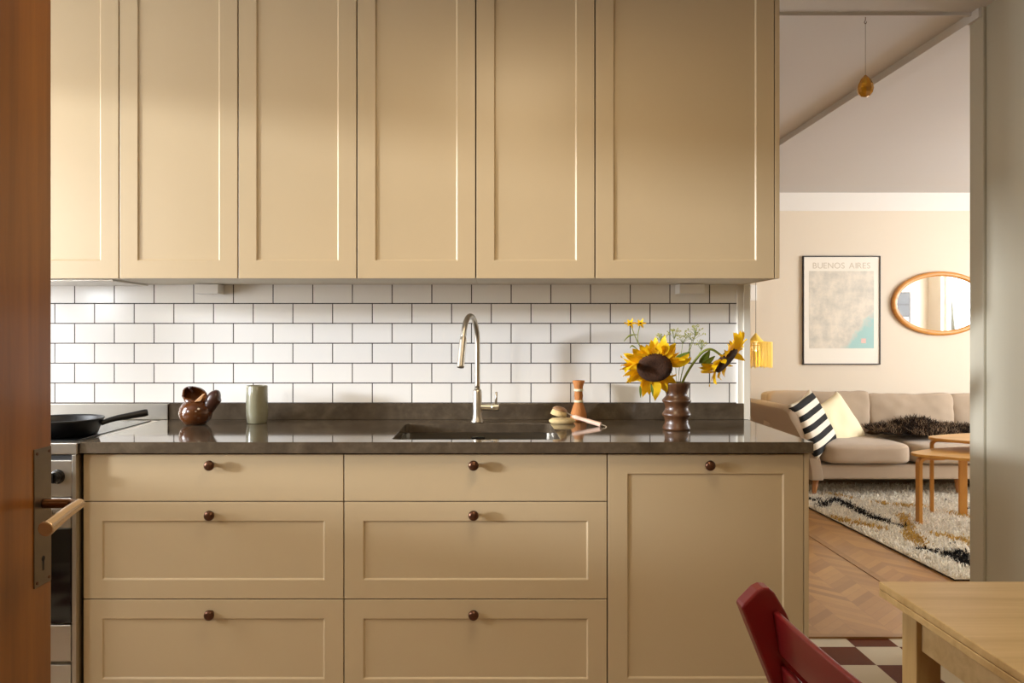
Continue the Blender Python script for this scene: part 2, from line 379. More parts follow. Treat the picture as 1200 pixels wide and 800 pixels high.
# living room walls
wallbox('wall_far', (-.9, XLR, YL, YL+.12, 0, H), M['lwall'])
wallbox('trim_7', (-.9, XLR, YL-.008, YL, 2.30, H), M['cornice'])
wallbox('wall_living_left', (-.98, -.9, 3.17, YL+.12, 0, H), M['lwall'])
wallbox('wall_living_near', (XR+.12, XLR, 2.97, 3.085, 0, H), M['lwall'])
LY0, LY1, LZ0, LZ1 = 3.40, 5.75, .75, 2.25
bm = bmesh.new()
box(bm, XLR, XLR+.12, 2.97, LY0, 0, H); box(bm, XLR, XLR+.12, LY1, YL+.12, 0, H); box(bm, XLR, XLR+.12, LY0, LY1, 0, LZ0); box(bm, XLR, XLR+.12, LY0, LY1, LZ1, H)
struct(fin('wall_living_right', bm, M['lwall']))
window_frame('window_2', XLR+.05, XLR+.10, LY0, LY1, LZ0, LZ1, [4.57])
wallbox('trim_8', (XLR-.12, XLR+.05, LY0-.03, LY1+.03, LZ0-.03, LZ0), M['trimwhite'])
wallbox('baseboard_far', (-.9, XLR, YL-.015, YL, 0, .09), M['trimwhite'])

# ------------------------------------------------------------ wooden door leaf with its handle
bm = bmesh.new(); box(bm, -.820, -.778, .60, 1.406, .008, 2.04)
dr = struct(fin('door_1', bm, M['doorwood'], bevel=.003))
bm = bmesh.new(); box(bm, -.778, -.7757, 1.350, 1.4015, .797, 1.034)
pl = fin('handle_plate', bm, simple('plate_metal', srgb(120, 108, 94), .35, .9, var=.2, scale=30), dr, .0008)
bm = bmesh.new()
for (yy, zz) in ((1.357, 1.026), (1.394, 1.026), (1.357, .805), (1.394, .805)):
    tube(bm, [(-.7757, yy, zz), (-.7745, yy, zz)], .0028, 10)
fin('screw', bm, M['bronze'], pl)
bm = bmesh.new(); tube(bm, [(-.7758, 1.376, .842), (-.7752, 1.376, .842)], .0048, 12); box(bm, -.7758, -.7752, 1.3735, 1.3785, .822, .842)
fin('keyhole', bm, M['dark'], pl)
bm = bmesh.new()
tube(bm, spline([(-.7757, 1.378, .937), (-.745, 1.378, .937), (-.728, 1.378, .936), (-.717, 1.366, .934), (-.714, 1.34, .931)], 6), .0085, 16)
fin('handle_neck', bm, simple('neck_bronze', srgb(112, 76, 48), .3, .9), dr, 0, True)
bm = bmesh.new(); pts = spline([(-.7155, 1.385, .936), (-.714, 1.34, .931), (-.711, 1.30, .926), (-.708, 1.262, .921)], 5)
tube(bm, pts, [.0085+.004*i/(len(pts)-1) for i in range(len(pts))], 20)
fin('handle_lever', bm, simple('lever_metal', srgb(206, 180, 148), .26, .85), dr, .002, None)
boxo('door_edge_latch', (-.808, -.790, 1.4055, 1.4075, .86, 1.0), M['bronze'], dr)

# ------------------------------------------------------------ upper cabinets
ub = 1.415; YU = 2.676
def upper(xa, xb, label, name='wall_cabinet', panel=False, hood=False):
    r = empty(name, ((xa+xb)/2, YW-.2, ub), label, 'cabinet', None)
    bm = bmesh.new(); box(bm, xa+.0005, xb-.0005, YU+.024, YW-.001, ub+.006, H-.002)
    part(r, 'carcass', bm, M['carcass'])
    bm = bmesh.new(); box(bm, xa+.0005, xb-.0005, YU+.026, YW-.001, ub+.001, ub+.0058)
    part(r, 'bottom_board', bm, M['paint_under'])
    bm = bmesh.new(); shaker(bm, xa+.0022, xb-.0022, ub, H-.006, YU, st=.060)
    part(r, 'door', bm, M['paint'], .0008)
    if panel:
        bm = bmesh.new(); box(bm, xb+.0008, xb+.0165, YU, YW-.001, ub, H-.002); part(r, 'side_panel', bm, M['paint'], .001)
    if hood:
        bm = bmesh.new(); box(bm, xa+.02, xb-.05, YU+.06, YW-.03, ub-.006, ub+.001); part(r, 'extractor_plate', bm, M['steel'], .001, label='grey metal extractor plate')
    return r
upper(-1.856, -1.253, 'beige wall cabinet partly behind the open wooden door, above the cooker', hood=True)
upper(-1.253, -.852, 'narrow beige wall cabinet above the round brown pot, next right of the cooker cabinet')
upper(-.852, -.451, 'narrow beige wall cabinet above the bare worktop left of the sink')
upper(-.451, -.050, 'narrow beige wall cabinet directly above the left half of the sink and tap')
upper(-.050, .352, 'narrow beige wall cabinet above the dish brush, next left of the wide cabinet')
upper(.352, .958, 'wide beige wall cabinet above the sunflowers at the right end of the row', panel=True)

# ------------------------------------------------------------ base cabinets
YB = 2.435
def knob(bm, x, z):
    MM = Matrix.Translation((x, YB, z)) @ Matrix.Rotation(PI/2, 4, 'X')
    lathe(bm, [(0, 0), (.0085, 0), (.0085, .002), (.0055, .005), (.0055, .012), (.0135, .016), (.016, .021), (.0145, .027), (.009, .0305), (0, .0315)], n=28, M_=MM)
zt, z2, z3, zb = .8596, .7143, .4146, .112
def drawer_unit(xa, xb, label):
    r = empty('drawer_cabinet', ((xa+xb)/2, 2.74, 0), label, 'cabinet')
    bm = bmesh.new(); box(bm, xa+.0005, xb-.0005, YB+.022, YW-.03, .11, .69)
    box(bm, xa+.0005, xb-.0005, YB+.022, YB+.026, .69, .862); box(bm, xa+.0005, xa+.018, YB+.026, YW-.03, .69, .862); box(bm, xb-.018, xb-.0005, YB+.026, YW-.03, .69, .862)
    part(r, 'carcass', bm, M['carcass'])
    bm = bmesh.new(); box(bm, xa+.0005, xb-.0005, YB+.07, YB+.09, 0, .11); part(r, 'plinth', bm, M['paint'])
    xm = (xa+xb)/2-.006
    for i, (a, b_, zk) in enumerate(((z2+.0015, zt, .8278), (z3+.0015, z2-.0015, .6755), (zb, z3-.0015, .3727))):
        bm = bmesh.new()
        if i == 0: box(bm, xa+.0016, xb-.0016, YB, YB+.02, a, b_)
        else: shaker(bm, xa+.0016, xb-.0016, a, b_, YB)
        d = part(r, 'drawer', bm, M['paint'], .0012)
        bm = bmesh.new(); knob(bm, xm, zk); part(r, 'knob', bm, M['bronze'], 0, True, sub=d, label='round dark bronze knob')
drawer_unit(-1.251, -.4505, 'beige three-drawer base cabinet beside the cooker, leftmost of the base row')
drawer_unit(-.4505, .358, 'beige three-drawer base cabinet in the middle, below the sink')
r = empty('door_cabinet', (.66, 2.74, 0), 'beige base cabinet with one tall door at the right end behind the red highchair', 'cabinet')
bm = bmesh.new(); box(bm, .3585, .9615, YB+.022, YW-.03, .11, .862); part(r, 'carcass', bm, M['carcass'])
bm = bmesh.new(); box(bm, .3585, .9615, YB+.07, YB+.09, 0, .11); part(r, 'plinth', bm, M['paint'])
bm = bmesh.new(); shaker(bm, .3600, .9600, zb, zt, YB, st=.060); d = part(r, 'door', bm, M['paint'], .0012)
bm = bmesh.new(); knob(bm, .668, .8278); part(r, 'knob', bm, M['bronze'], 0, True, sub=d, label='round dark bronze knob')
bm = bmesh.new(); box(bm, .9622, .9762, YB, YW-.001, 0, .862); part(r, 'side_panel', bm, M['paint'], .001)

# ------------------------------------------------------------ worktop with sink cut-out
r = empty('worktop', (-.13, 2.73, .865), 'polished grey-brown stone worktop running over the base cabinets', 'worktop')
SX0, SX1, SY0, SY1 = -.308, .217, 2.468, 2.90
bm = bmesh.new()
def holed(bm, z):
    o_ = [bm.verts.new(v) for v in ((-1.249, 2.41, z), (.981, 2.41, z), (.981, YW-.001, z), (-1.249, YW-.001, z))]
    rc = .02; pts = []
    for cx, cy, a0 in ((SX0+rc, SY0+rc, PI), (SX1-rc, SY0+rc, 1.5*PI), (SX1-rc, SY1-rc, 0), (SX0+rc, SY1-rc, .5*PI)):
        for k_ in range(5):
            a = a0+k_*PI/8; pts.append((cx+rc*math.cos(a), cy+rc*math.sin(a), z))
    i_ = [bm.verts.new(p) for p in pts]
    return o_, i_
oa, ia = holed(bm, .900); ob, ib = holed(bm, .866)
for O, I in ((oa, ia), (ob, ib)):
    for q in range(4):
        seg = I[q*5:(q+1)*5]; nq = (q+1) % 4
        bm.faces.new([O[q]]+[O[nq]]+[I[nq*5]]+seg[::-1])
for a, b_ in ((oa, ob), (ia, ib)):
    n = len(a)
    for i in range(n): bm.faces.new((a[i], a[(i+1) % n], b_[(i+1) % n], b_[i]))
part(r, 'slab', bm, M['stone'], .0012)
bm = bmesh.new(); box(bm, -1.228, .966, 3.029, YW-.001, .9001, .9616)
part(r, 'upstand', bm, M['stone'], .0012)

# sink
r = empty('sink', (-.05, 2.69, .7), 'undermounted rectangular steel sink in the stone worktop under the tap', 'sink')
bm = bmesh.new()
def rrect(x0, x1, y0, y1, z, rc, n=5):
    L = []
    for cx, cy, a0 in ((x0+rc, y0+rc, PI), (x1-rc, y0+rc, 1.5*PI), (x1-rc, y1-rc, 0), (x0+rc, y1-rc, .5*PI)):
        for k_ in range(n):
            a = a0+k_*PI/2/(n-1); L.append(bm.verts.new((cx+rc*math.cos(a), cy+rc*math.sin(a), z)))
    return L
L = [rrect(SX0-.015, SX1+.015, SY0-.015, SY1+.015, .8650, .02), rrect(SX0-.002, SX1+.002, SY0-.002, SY1+.002, .8650, .022), rrect(SX0, SX1, SY0, SY1, .72, .022), rrect(SX0+.01, SX1-.01, SY0+.01, SY1-.01, .705, .02)]
for a, b_ in zip(L, L[1:]):
    for i in range(len(a)): bm.faces.new((a[i], a[(i+1) % len(a)], b_[(i+1) % len(a)], b_[i]))
bm.faces.new(L[-1])
o = part(r, 'basin', bm, M['sinksteel'])
md = o.modifiers.new('s', 'SOLIDIFY'); md.thickness = .0012
bm = bmesh.new(); lathe(bm, [(0, .706), (.045, .706), (.045, .709), (.038, .709), (.03, .707), (0, .707)], -.05, 2.69)
part(r, 'drain', bm, M['steel'])
bm = bmesh.new(); box(bm, -.07, -.022, 2.895, 2.8985, .828, .852); part(r, 'overflow_slot', bm, M['enamel'], .002, label='dark rectangular overflow slot')

# cast tap
FX, FY = -.049, 2.93
r = empty('kitchen_tap', (FX, FY, .9), 'brushed steel gooseneck tap with side lever behind the sink', 'tap')
bm = bmesh.new(); lathe(bm, [(0, .9), (.024, .9), (.024, .905), (.019, .914), (.0165, .93), (.0165, 1.012), (.0145, 1.02), (.0095, 1.026), (0, 1.026)], FX, FY)
part(r, 'tap_body', bm, M['nickel'], 0, True)
bm = bmesh.new(); R_ = .098; pts = [(FX, FY, 1.02), (FX, FY, 1.10), (FX, FY, 1.185)]
dx, dy = -.235, -.97
for k_ in range(1, 13):
    a = PI*k_/12*.93
    q = R_*(1-math.cos(a)); pts.append((FX+dx*q, FY+dy*q, 1.193+R_*math.sin(a)))
e_ = Vector(pts[-1]); d_ = (Vector(pts[-1])-Vector(pts[-2])).normalized()
tube(bm, spline(pts, 3), .0096, 18)
part(r, 'spout', bm, M['nickel'], 0, True)
bm = bmesh.new(); tube(bm, [e_-d_*.004, e_+d_*.006, e_+d_*.01, e_+d_*.07, e_+d_*.105, e_+d_*.108], [.0098, .0115, .0122, .0122, .0125, .011], 22)
part(r, 'spray_head', bm, M['nickel'], .001, None)
bm = bmesh.new(); tube(bm, [(FX+.012, FY, .958), (FX+.052, FY, .957), (FX+.054, FY, .957), (FX+.078, FY, .957), (FX+.08, FY, .957)], [.0125, .0125, .0145, .0145, .012], 22)
part(r, 'valve', bm, M['nickel'], .001)
bm = bmesh.new(); tube(bm, [(FX+.067, FY-.004, .966), (FX+.069, FY-.008, .99), (FX+.070, FY-.011, 1.014)], [.0048, .0046, .0040], 12)
part(r, 'lever', bm, M['nickel'], 0, True)

# ------------------------------------------------------------ cooker
r = empty('cooker', (-1.55, 2.72, 0), 'freestanding steel and black cooker half behind the open wooden door', 'cooker')
cx0, cx1, cf = -1.853, -1.254, 2.405
bm = bmesh.new(); box(bm, cx0, cx1-.004, cf+.025, YW-.03, .05, .862); part(r, 'body', bm, M['steel'])
bm = bmesh.new(); box(bm, cx0, cx1+.003, cf-.004, 3.022, .8635, .8985); part(r, 'hob_rim', bm, M['steel'], .003)
bm = bmesh.new(); box(bm, cx0+.02, cx1-.02, cf+.03, 2.98, .8986, .902); part(r, 'hob_surface', bm, M['enamel'], .001)
bm = bmesh.new(); box(bm, cx0, cx1+.024, 3.023, YW-.001, .9003, .9600); part(r, 'backsplash', bm, M['steel'], .0015)
bm = bmesh.new(); box(bm, cx0+.01, cx1-.02, cf+.012, cf+.025, .845, .862); part(r, 'recess_shade', bm, M['dark'])  # black strip stands for the shade in the recess under the hob
bm = bmesh.new(); box(bm, cx0+.002, cx1-.016, cf, cf+.024, .735, .8455); part(r, 'control_panel', bm, M['steel'], .002)
bm = bmesh.new(); box(bm, cx1-.0145, cx1-.002, cf-.001, cf+.03, .05, .862); part(r, 'side_strip', bm, M['steel'], .001)
for kx in (-1.79, -1.70, -1.61, -1.52, -1.42, -1.312):
    bm = bmesh.new(); MM = Matrix.Translation((kx, cf, .796)) @ Matrix.Rotation(PI/2, 4, 'X')
    lathe(bm, [(0, 0), (.022, 0), (.021, .004), (.017, .006), (.0165, .024), (.012, .027), (0, .027)], n=28, M_=MM); box(bm, kx-.003, kx+.003, cf-.034, cf-.02, .782, .812)
    part(r, 'control_knob', bm, M['enamel'], 0)
bm = bmesh.new(); box(bm, cx0+.004, cx1-.018, cf+.001, cf+.024, .640, .731); part(r, 'oven_top_band', bm, M['steel'], .002)
bm = bmesh.new(); box(bm, cx0+.004, cx1-.018, cf, cf+.024, .352, .639); part(r, 'oven_door', bm, M['blackglass'], .002)
bm = bmesh.new(); tube(bm, [(cx0+.05, cf-.035, .69), (cx1-.06, cf-.035, .69)], .009, 14)
for hx in (cx0+.07, cx1-.08): tube(bm, [(hx, cf, .69), (hx, cf-.035, .69)], .006, 10)
part(r, 'oven_handle', bm, M['steel'])
for a, b_ in ((.236, .346), (.07, .226)):
    bm = bmesh.new(); box(bm, cx0+.004, cx1-.018, cf, cf+.024, a, b_); part(r, 'storage_drawer', bm, M['steel'], .002)
# skillet
PX, PY = -1.385, 2.56
r = empty('frying_pan', (PX, PY, .902), 'black cast iron frying pan standing on the cooker hob', 'pan')
bm = bmesh.new(); lathe(bm, [(0, .9025), (.100, .9025), (.106, .905), (.123, .950), (.127, .953), (.127, .957), (.121, .957), (.118, .951), (.102, .909), (0, .908)], PX, PY, n=56)
part(r, 'pan_body', bm, M['castiron'], 0, True)
bm = bmesh.new()
hp = spline([(PX+.118, PY+.02, .938), (PX+.150, PY+.042, .950), (PX+.19, PY+.07, .957), (PX+.235, PY+.10, .965)], 5)
tube(bm, hp, [.0085, .0085, .0085, .0085, .009, .009, .0095, .010, .010, .0105, .0108, .011, .0115, .0118, .012, .0105], 16)
part(r, 'pan_handle', bm, M['castiron'], 0, True)

# ------------------------------------------------------------ socket boxes under the wall cabinets
def sbox(xa, xb, label):
    r = empty('socket_box', ((xa+xb)/2, 3.0, 1.378), label, 'socket', None)
    bm = bmesh.new(); box(bm, xa, xb, 2.975, YW-.0015, 1.378, 1.4145); part(r, 'casing', bm, M['white'], .002)
    bm = bmesh.new(); box(bm, (xa+xb)/2-.018, (xa+xb)/2+.018, 2.985, 3.012, 1.3765, 1.378); part(r, 'socket_plate', bm, M['white'], .0005)
sbox(-1.112, -1.022, 'small white socket box under the wall cabinets above the round brown pot')
sbox(.708, .803, 'small white socket box under the wall cabinets above the sunflowers')

# ------------------------------------------------------------ items on the worktop
# round brown pot
r = empty('ceramic_pot', (-1.068, 2.874, .9), 'brown glazed round ceramic pot with flared neck and dark stubby spout', 'pot')
P0 = Vector((-1.068, 2.874, .9))
bm = bmesh.new(); lathe(bm, [(0, 0), (.030, 0), (.040, .004), (.054, .020), (.0595, .040), (.056, .060), (.045, .076), (.030, .086), (.020, .090), (.016, .084), (.0, .078)], *P0, n=48)
part(r, 'pot_body', bm, M['glaze'], 0, True)
bm = bmesh.new()   # flared collar tipped back
ring0 = []; ring1 = []; ring2 = []; n = 28
for i in range(n):
    a = 2*PI*i/n; c, s = math.cos(a), math.sin(a)
    hgt = .094+.040*max(0, s)**.5 + .010*c*(-1)
    ring0.append(bm.verts.new(P0+Vector((-.004+.030*c, .030*s, .074))))
    ring1.append(bm.verts.new(P0+Vector((-.004+.046*c-.006*max(0, s), .034*s, hgt))))
    ring2.append(bm.verts.new(P0+Vector((-.004+.040*c-.006*max(0, s), .028*s, hgt-.002))))
for A, B in ((ring0, ring1), (ring1, ring2)):
    for i in range(n): bm.faces.new((A[i], A[(i+1) % n], B[(i+1) % n], B[i]))
o = part(r, 'neck', bm, M['glaze'], 0, True)
bm = bmesh.new(); tube(bm, spline([P0+Vector((-.018, .02, .115)), P0+Vector((-.026, .015, .126)), P0+Vector((-.028, .008, .133)), P0+Vector((-.020, .004, .130))], 4), .0035, 10)
part(r, 'nub', bm, M['darkglaze'], 0, True, label='small brown twist on the rim')
bm = bmesh.new(); sp_ = spline([P0+Vector((.028, -.002, .040)), P0+Vector((.050, 0, .068)), P0+Vector((.064, 0, .090)), P0+Vector((.078, 0, .104)), P0+Vector((.088, 0, .107))], 4)
rr_ = [.022, .024, .0245, .0245, .0245, .0245, .025, .026, .0265, .0265, .026, .025, .023, .021, .018, .014, .006]
tube(bm, sp_, rr_[:len(sp_)], 20)
part(r, 'spout', bm, M['darkglaze'], 0, True, label='dark brown stubby spout')
bm = bmesh.new()
A = [bm.verts.new(P0+Vector(v)) for v in ((.008, -.040, .084), (.030, -.034, .086), (.040, -.022, .112), (.032, -.024, .110))]
B = [bm.verts.new(v.co+Vector((0, .006, .001))) for v in A]
bm.faces.new(A); bm.faces.new(B[::-1])
for i in range(4): bm.faces.new((A[i], A[(i+1) % 4], B[(i+1) % 4], B[i]))
part(r, 'lip', bm, M['litrim'], .002, label='pale lip with painted light')
# cup
bm = bmesh.new(); lathe(bm, [(0, 0), (.034, 0), (.0365, .004), (.0395, .03), (.0400, .06), (.0385, .10), (.0380, .136), (.0370, .138), (.0355, .136), (.0360, .10), (.037, .05), (.033, .008), (0, .006)], 0, 0, 0, 48)
o = fin('stoneware_cup', bm, M['stoneware'], None, 0, True); o.location = (-.858, 2.914, .9)
tag(o, 'tall grey-green stoneware cup without handle on the worktop near the cooker', 'cup')
# bottle-shaped whisk brush, standing
bm = bmesh.new(); wx, wy = px(678, 480, 2.985).x, 2.985
r = empty('whisk_brush', (wx, wy, .9), 'upright bundled root-fibre whisk brush behind the dish brush', 'brush')
lathe(bm, [(0, 0), (.030, 0), (.032, .006), (.029, .030), (.021, .056), (.0165, .066), (.0150, .085), (.0165, .094), (.0145, .112), (.0170, .130), (.0235, .150), (.0215, .152), (0, .150)], wx, wy, .9, 30)
part(r, 'fibre_bundle', bm, M['whisk'], 0, True)
for zz in (.975, 1.017):
    bm = bmesh.new(); lathe(bm, [(.0135, -.005), (.0172, -.004), (.0178, 0), (.0172, .004), (.0135, .005)], wx, wy, zz-.001, 28); part(r, 'binding', bm, M['twine'], 0, True, label='pale twine binding')
# flat scrubber
bm = bmesh.new()
c0 = px(659, 493, 2.90)
lathe(bm, [(0, 0), (.036, .0), (.043, .006), (.043, .012), (.034, .019), (0, .021)], 0, 0, 0, 32)
for v in bm.verts: v.co.x *= 1.12; v.co.y *= .7
o = fin('scrubber_brush', bm, M['bristle'], None, 0, True); o.location = (.262, 2.905, .9)
# dish brush leaning on it
tag(o, 'flat oval straw scrubber lying under the round dish brush head', 'brush')
r = empty('dish_brush', (.30, 2.87, .9), 'dish brush with round head, metal neck and pale wooden handle beside the sink', 'brush')
hc = px(656, 483, 2.87); he = px(704, 497.5, 2.80)
ax = (he-hc).normalized(); nrm = Vector((-.45, .12, -.86)).normalized(); nrm = (nrm - ax*nrm.dot(ax)).normalized()
def frame(o_, z_, x_):
    y_ = z_.cross(x_).normalized(); return Matrix.Translation(o_) @ Matrix((x_, y_, z_)).transposed().to_4x4()
FM = frame(hc+Vector((0, 0, .007)), nrm, ax)
bm = bmesh.new(); lathe(bm, [(0, -.014), (.014, -.013), (.022, -.009), (.027, -.004), (.027, 0), (0, 0)], n=30, M_=FM); part(r, 'brush_block', bm, M['brushblock'], 0, True)
bm = bmesh.new(); lathe(bm, [(0, 0), (.026, 0), (.029, .010), (.030, .019), (.024, .021), (0, .021)], n=36, M_=FM); part(r, 'bristles', bm, M['bristle'], 0, True)
bm = bmesh.new(); tube(bm, [hc+ax*.018+Vector((0, 0, .010)), hc+ax*.036+Vector((0, 0, .004)), hc+ax*.058], .0022, 8)
tube(bm, [hc+ax*.018+Vector((0, .008, .010)), hc+ax*.036+Vector((0, .006, .004)), hc+ax*.058], .0022, 8); part(r, 'wire_neck', bm, M['nickel'])
bm = bmesh.new(); tube(bm, spline([hc+ax*.050, hc+ax*.06, hc+ax*.08, hc+ax*.11, he-ax*.006, he], 4), [.0055]*4+[.0078]*4+[.0068]*4+[.0078]*4+[.0082]*4+[.006], 16); part(r, 'handle', bm, M['palewood'], 0, True)
bm = bmesh.new(); tube(bm, spline([he-ax*.002, he+ax*.010+Vector((0, 0, .001)), he+ax*.019+Vector((0, 0, .000)), he+ax*.022+Vector((0, 0, -.006))], 5), .0018, 8); part(r, 'hanging_hook', bm, M['nickel'])

# vase
VX, VY = .637, 2.72
bm = bmesh.new()
lathe(bm, [(0, 0), (.044, 0), (.0465, .003), (.0460, .010), (.0410, .020), (.0395, .032), (.0420, .043), (.0480, .049), (.0490, .054), (.0450, .060), (.0400, .068), (.0385, .078), (.0420, .090), (.0480, .096), (.0490, .101), (.0440, .107), (.0365, .115), (.0350, .124), (.0390, .138), (.0450, .150), (.0475, .158), (.0470, .162), (.0430, .162), (.0380, .150), (.028, .124), (.028, .02), (0, .018)], n=48)
o = fin('wooden_vase', bm, M['vasewood'], None, 0, True); o.location = (VX, VY, .9)
tag(o, 'turned dark wooden vase with rings holding the sunflowers', 'vase')

def petal_mesh(L_, w, curl, twist=0):
    bm = bmesh.new(); ns = 7; rows = []
    for i in range(ns):
        t = i/(ns-1); ww = w*(math.sin(PI*min(1, (t*.86+.14)))**.75)*(1 if t < .97 else .3)
        z = curl*t*t*L_ ; y = L_*t
        rows.append([bm.verts.new((s*ww/2, y, z+abs(s)*.10*w*(1-t)+twist*s*t*w)) for s in (-1, 0, 1)])
    for a, b_ in zip(rows, rows[1:]):
        for q in (0, 1): bm.faces.new((a[q], a[q+1], b_[q+1], b_[q]))
    me = bpy.data.meshes.new('petal'); bm.to_mesh(me); bm.free(); me.materials.append(M['petal'])
    for p in me.polygons: p.use_smooth = True
    return me
petals = [petal_mesh(.052, .025, c, tw) for c, tw in ((.25, .1), (-.2, -.2), (.5, .3), (.05, -.1), (-.45, .2))]
def sunflower(ctr, n_, rd, npet, label, stem_pts, leaves, seedv, plen=1.0, drop=None):
    rnd = random.Random(seedv)
    r = empty('sunflower', ctr, label, 'flower')
    n_ = Vector(n_).normalized(); x_ = Vector((0, 0, 1)).cross(n_).normalized()
    FM = frame(Vector((0, 0, 0)), n_, x_)
    bm = bmesh.new(); lathe(bm, [(0, -.016), (rd*.5, -.013), (rd*.98, -.002), (rd*1.0, .004), (rd*.93, .011), (rd*.6, .014), (rd*.33, .010), (0, .007)], n=44, M_=FM)
    o = fin('flower_disc', bm, M['seed'], r, 0, True)
    for i in range(npet):
        a = 2*PI*(i+rnd.uniform(-.3, .3))/npet
        if drop and drop(a) and rnd.random() < .6: continue
        me = petals[rnd.randrange(5)]
        p = bpy.data.objects.new('petal', me); C.objects.link(p); p.parent = r
        tilt = rnd.uniform(-.45, .35)
        L_ = Matrix.Rotation(a, 4, 'Z') @ Matrix.Translation((0, rd*.90, rnd.uniform(-.006, .004))) @ Matrix.Rotation(tilt, 4, 'X') @ Matrix.Rotation(rnd.uniform(-.5, .5), 4, 'Y') @ Matrix.Scale(plen*rnd.uniform(.75, 1.2), 4)
        p.matrix_local = FM @ L_
    bm = bmesh.new(); sp2 = spline(stem_pts, 6); tube(bm, [Vector(p)-Vector(ctr) for p in sp2], .0042, 10)
    fin('stem', bm, M['green'], r, 0, True)
    for (a_, b__, w, up_) in leaves:
        leaf(r, Vector(a_)-Vector(ctr), Vector(b__)-Vector(ctr), w, up_)
    return r
def leaf(r, a, b_, w, up_=(0, -1, .3)):
    bm = bmesh.new(); d = b_-a; s = d.cross(Vector(up_)).normalized(); u = s.cross(d).normalized(); rows = []
    for i in range(9):
        t = i/8; ww = w*math.sin(PI*(t*.93+.05))**.8*(1-t*.35)
        c = a+d*t+u*(.10*math.sin(PI*t)*d.length)
        rows.append([bm.verts.new(c+s*q*ww/2+u*abs(q)*ww*.15) for q in (-1, -.5, 0, .5, 1)])
    for A, B in zip(rows, rows[1:]):
        for q in range(4): bm.faces.new((A[q], A[q+1], B[q+1], B[q]))
    o = fin('leaf', bm, M['leaf'], r, 0, True); md = o.modifiers.new('s', 'SOLIDIFY'); md.thickness = .0006
    return o
c1 = px(767, 430, 2.655)
sunflower(c1, (-.12, -.80, -.58), .059, 46, 'large sunflower facing the camera over the left of the vase', [(VX-.012, VY, .97), (VX-.016, VY-.004, 1.05), (VX-.035, VY-.01, 1.10), c1+Vector((.01, .022, .016)), c1+Vector((.004, .010, .006))],
          [(px(786, 424, 2.70), px(809, 412, 2.68), .022, (0, -1, .2)), (px(750, 452, 2.66), px(750.5, 466, 2.65), .010, (0, -1, 0)), (px(763, 450, 2.66), px(765, 464, 2.65), .010, (0, -1, 0))], 3, 1.05, drop=lambda a: abs(((a+PI/2+PI) % (2*PI))-PI) < .9)
c2 = px(850, 421, 2.70)
sunflower(c2, (.66, -.42, -.62), .053, 34, 'smaller sunflower turned away to the right of the vase', [(VX+.010, VY, .97), (VX+.020, VY, 1.06), px(818, 418, 2.715), px(832, 409, 2.71), c2+Vector((-.01, .008, .012))],
          [(px(820, 425, 2.71), px(832, 410, 2.69), .030, (.2, -1, .1)), (px(822, 428, 2.70), px(838, 417, 2.68), .024, (.2, -1, .1))], 11, 1.0)
# little yellow daisies sprig
b0 = Vector((VX-.006, VY+.01, .97))
r = empty('yellow_blossom', b0, 'sprig with two small yellow blossoms rising behind the large sunflower', 'flower')
bm = bmesh.new()
for tip in (px(739, 380, 2.72), px(750, 380, 2.72)):
    tube(bm, [p-b0 for p in spline([b0, b0+Vector((-.04, 0, .08)), px(765, 425, 2.73), px(748, 402, 2.72), tip], 6)], .0015, 7)
tube(bm, [p-b0 for p in spline([px(748, 392, 2.72), px(738, 393, 2.72), px(731, 400, 2.72)], 5)], [.001, .0012, .0016, .002, .0028, .003, .0028, .002, .0016, .0012, .0008], 7)
tube(bm, [p-b0 for p in spline([px(748, 410, 2.72), px(741, 405, 2.72), px(738, 408, 2.72)], 5)], [.001, .0012, .0016, .002, .0028, .003, .0028, .002, .0016, .0012, .0008], 7)
fin('stem', bm, M['green'], r, 0, True)
for ctr in (px(738.5, 379, 2.715), px(750.5, 379, 2.715)):
    for i in range(8):
        a = 2*PI*i/8+.2; p = bpy.data.objects.new('petal', petals[i % 5]); C.objects.link(p); p.parent = r
        FM = frame(ctr-b0, Vector((-.1, -.5, .85)).normalized(), Vector((1, 0, .118)).normalized())
        p.matrix_local = FM @ Matrix.Rotation(a, 4, 'Z') @ Matrix.Translation((0, .002, 0)) @ Matrix.Scale(.38, 4)
    bm = bmesh.new(); bmesh.ops.create_uvsphere(bm, u_segments=10, v_segments=6, radius=.0042, matrix=Matrix.Translation(ctr-b0)); fin('flower_disc', bm, M['seed'], r, 0, True)
# fennel umbels
b0 = Vector((VX+.004, VY+.012, .97))
r = empty('fennel_sprig', b0, 'airy green umbel sprigs standing in the middle of the vase', 'flower')
rnd = random.Random(5)
for (hx, hy, rad, bend) in ((800, 393, .036, 0), (811, 390, .042, .01), (815, 384, .03, .012), (790, 388, .026, -.01), (776, 394, .022, -.01), (822, 401, .022, .008)):
    hp_ = px(hx, hy+9, 2.73)-b0
    bm = bmesh.new(); tube(bm, spline([Vector((0, 0, 0)), Vector((hp_.x*.3, 0, hp_.z*.5)), hp_], 6), .0010, 6)
    tips = []
    for i in range(13):
        a = rnd.uniform(0, 2*PI); q = rad*math.sqrt(rnd.random()); t = hp_+Vector((q*math.cos(a), q*math.sin(a)*.7, .022+.016*rnd.random()-q*.2)); tips.append(t)
        tube(bm, [hp_, hp_.lerp(t, .5)+Vector((0, 0, .002)), t], .0005, 5)
    fin('stem', bm, M['green'], r, 0, True)
    bm = bmesh.new()
    for t in tips:
        for k_ in range(5):
            bmesh.ops.create_icosphere(bm, subdivisions=1, radius=.0016, matrix=Matrix.Translation(t+Vector((rnd.uniform(-1, 1), rnd.uniform(-1, 1), rnd.uniform(-.6, .6)))*.005))
    fin('flower_head', bm, M['umbel'], r, 0, True)

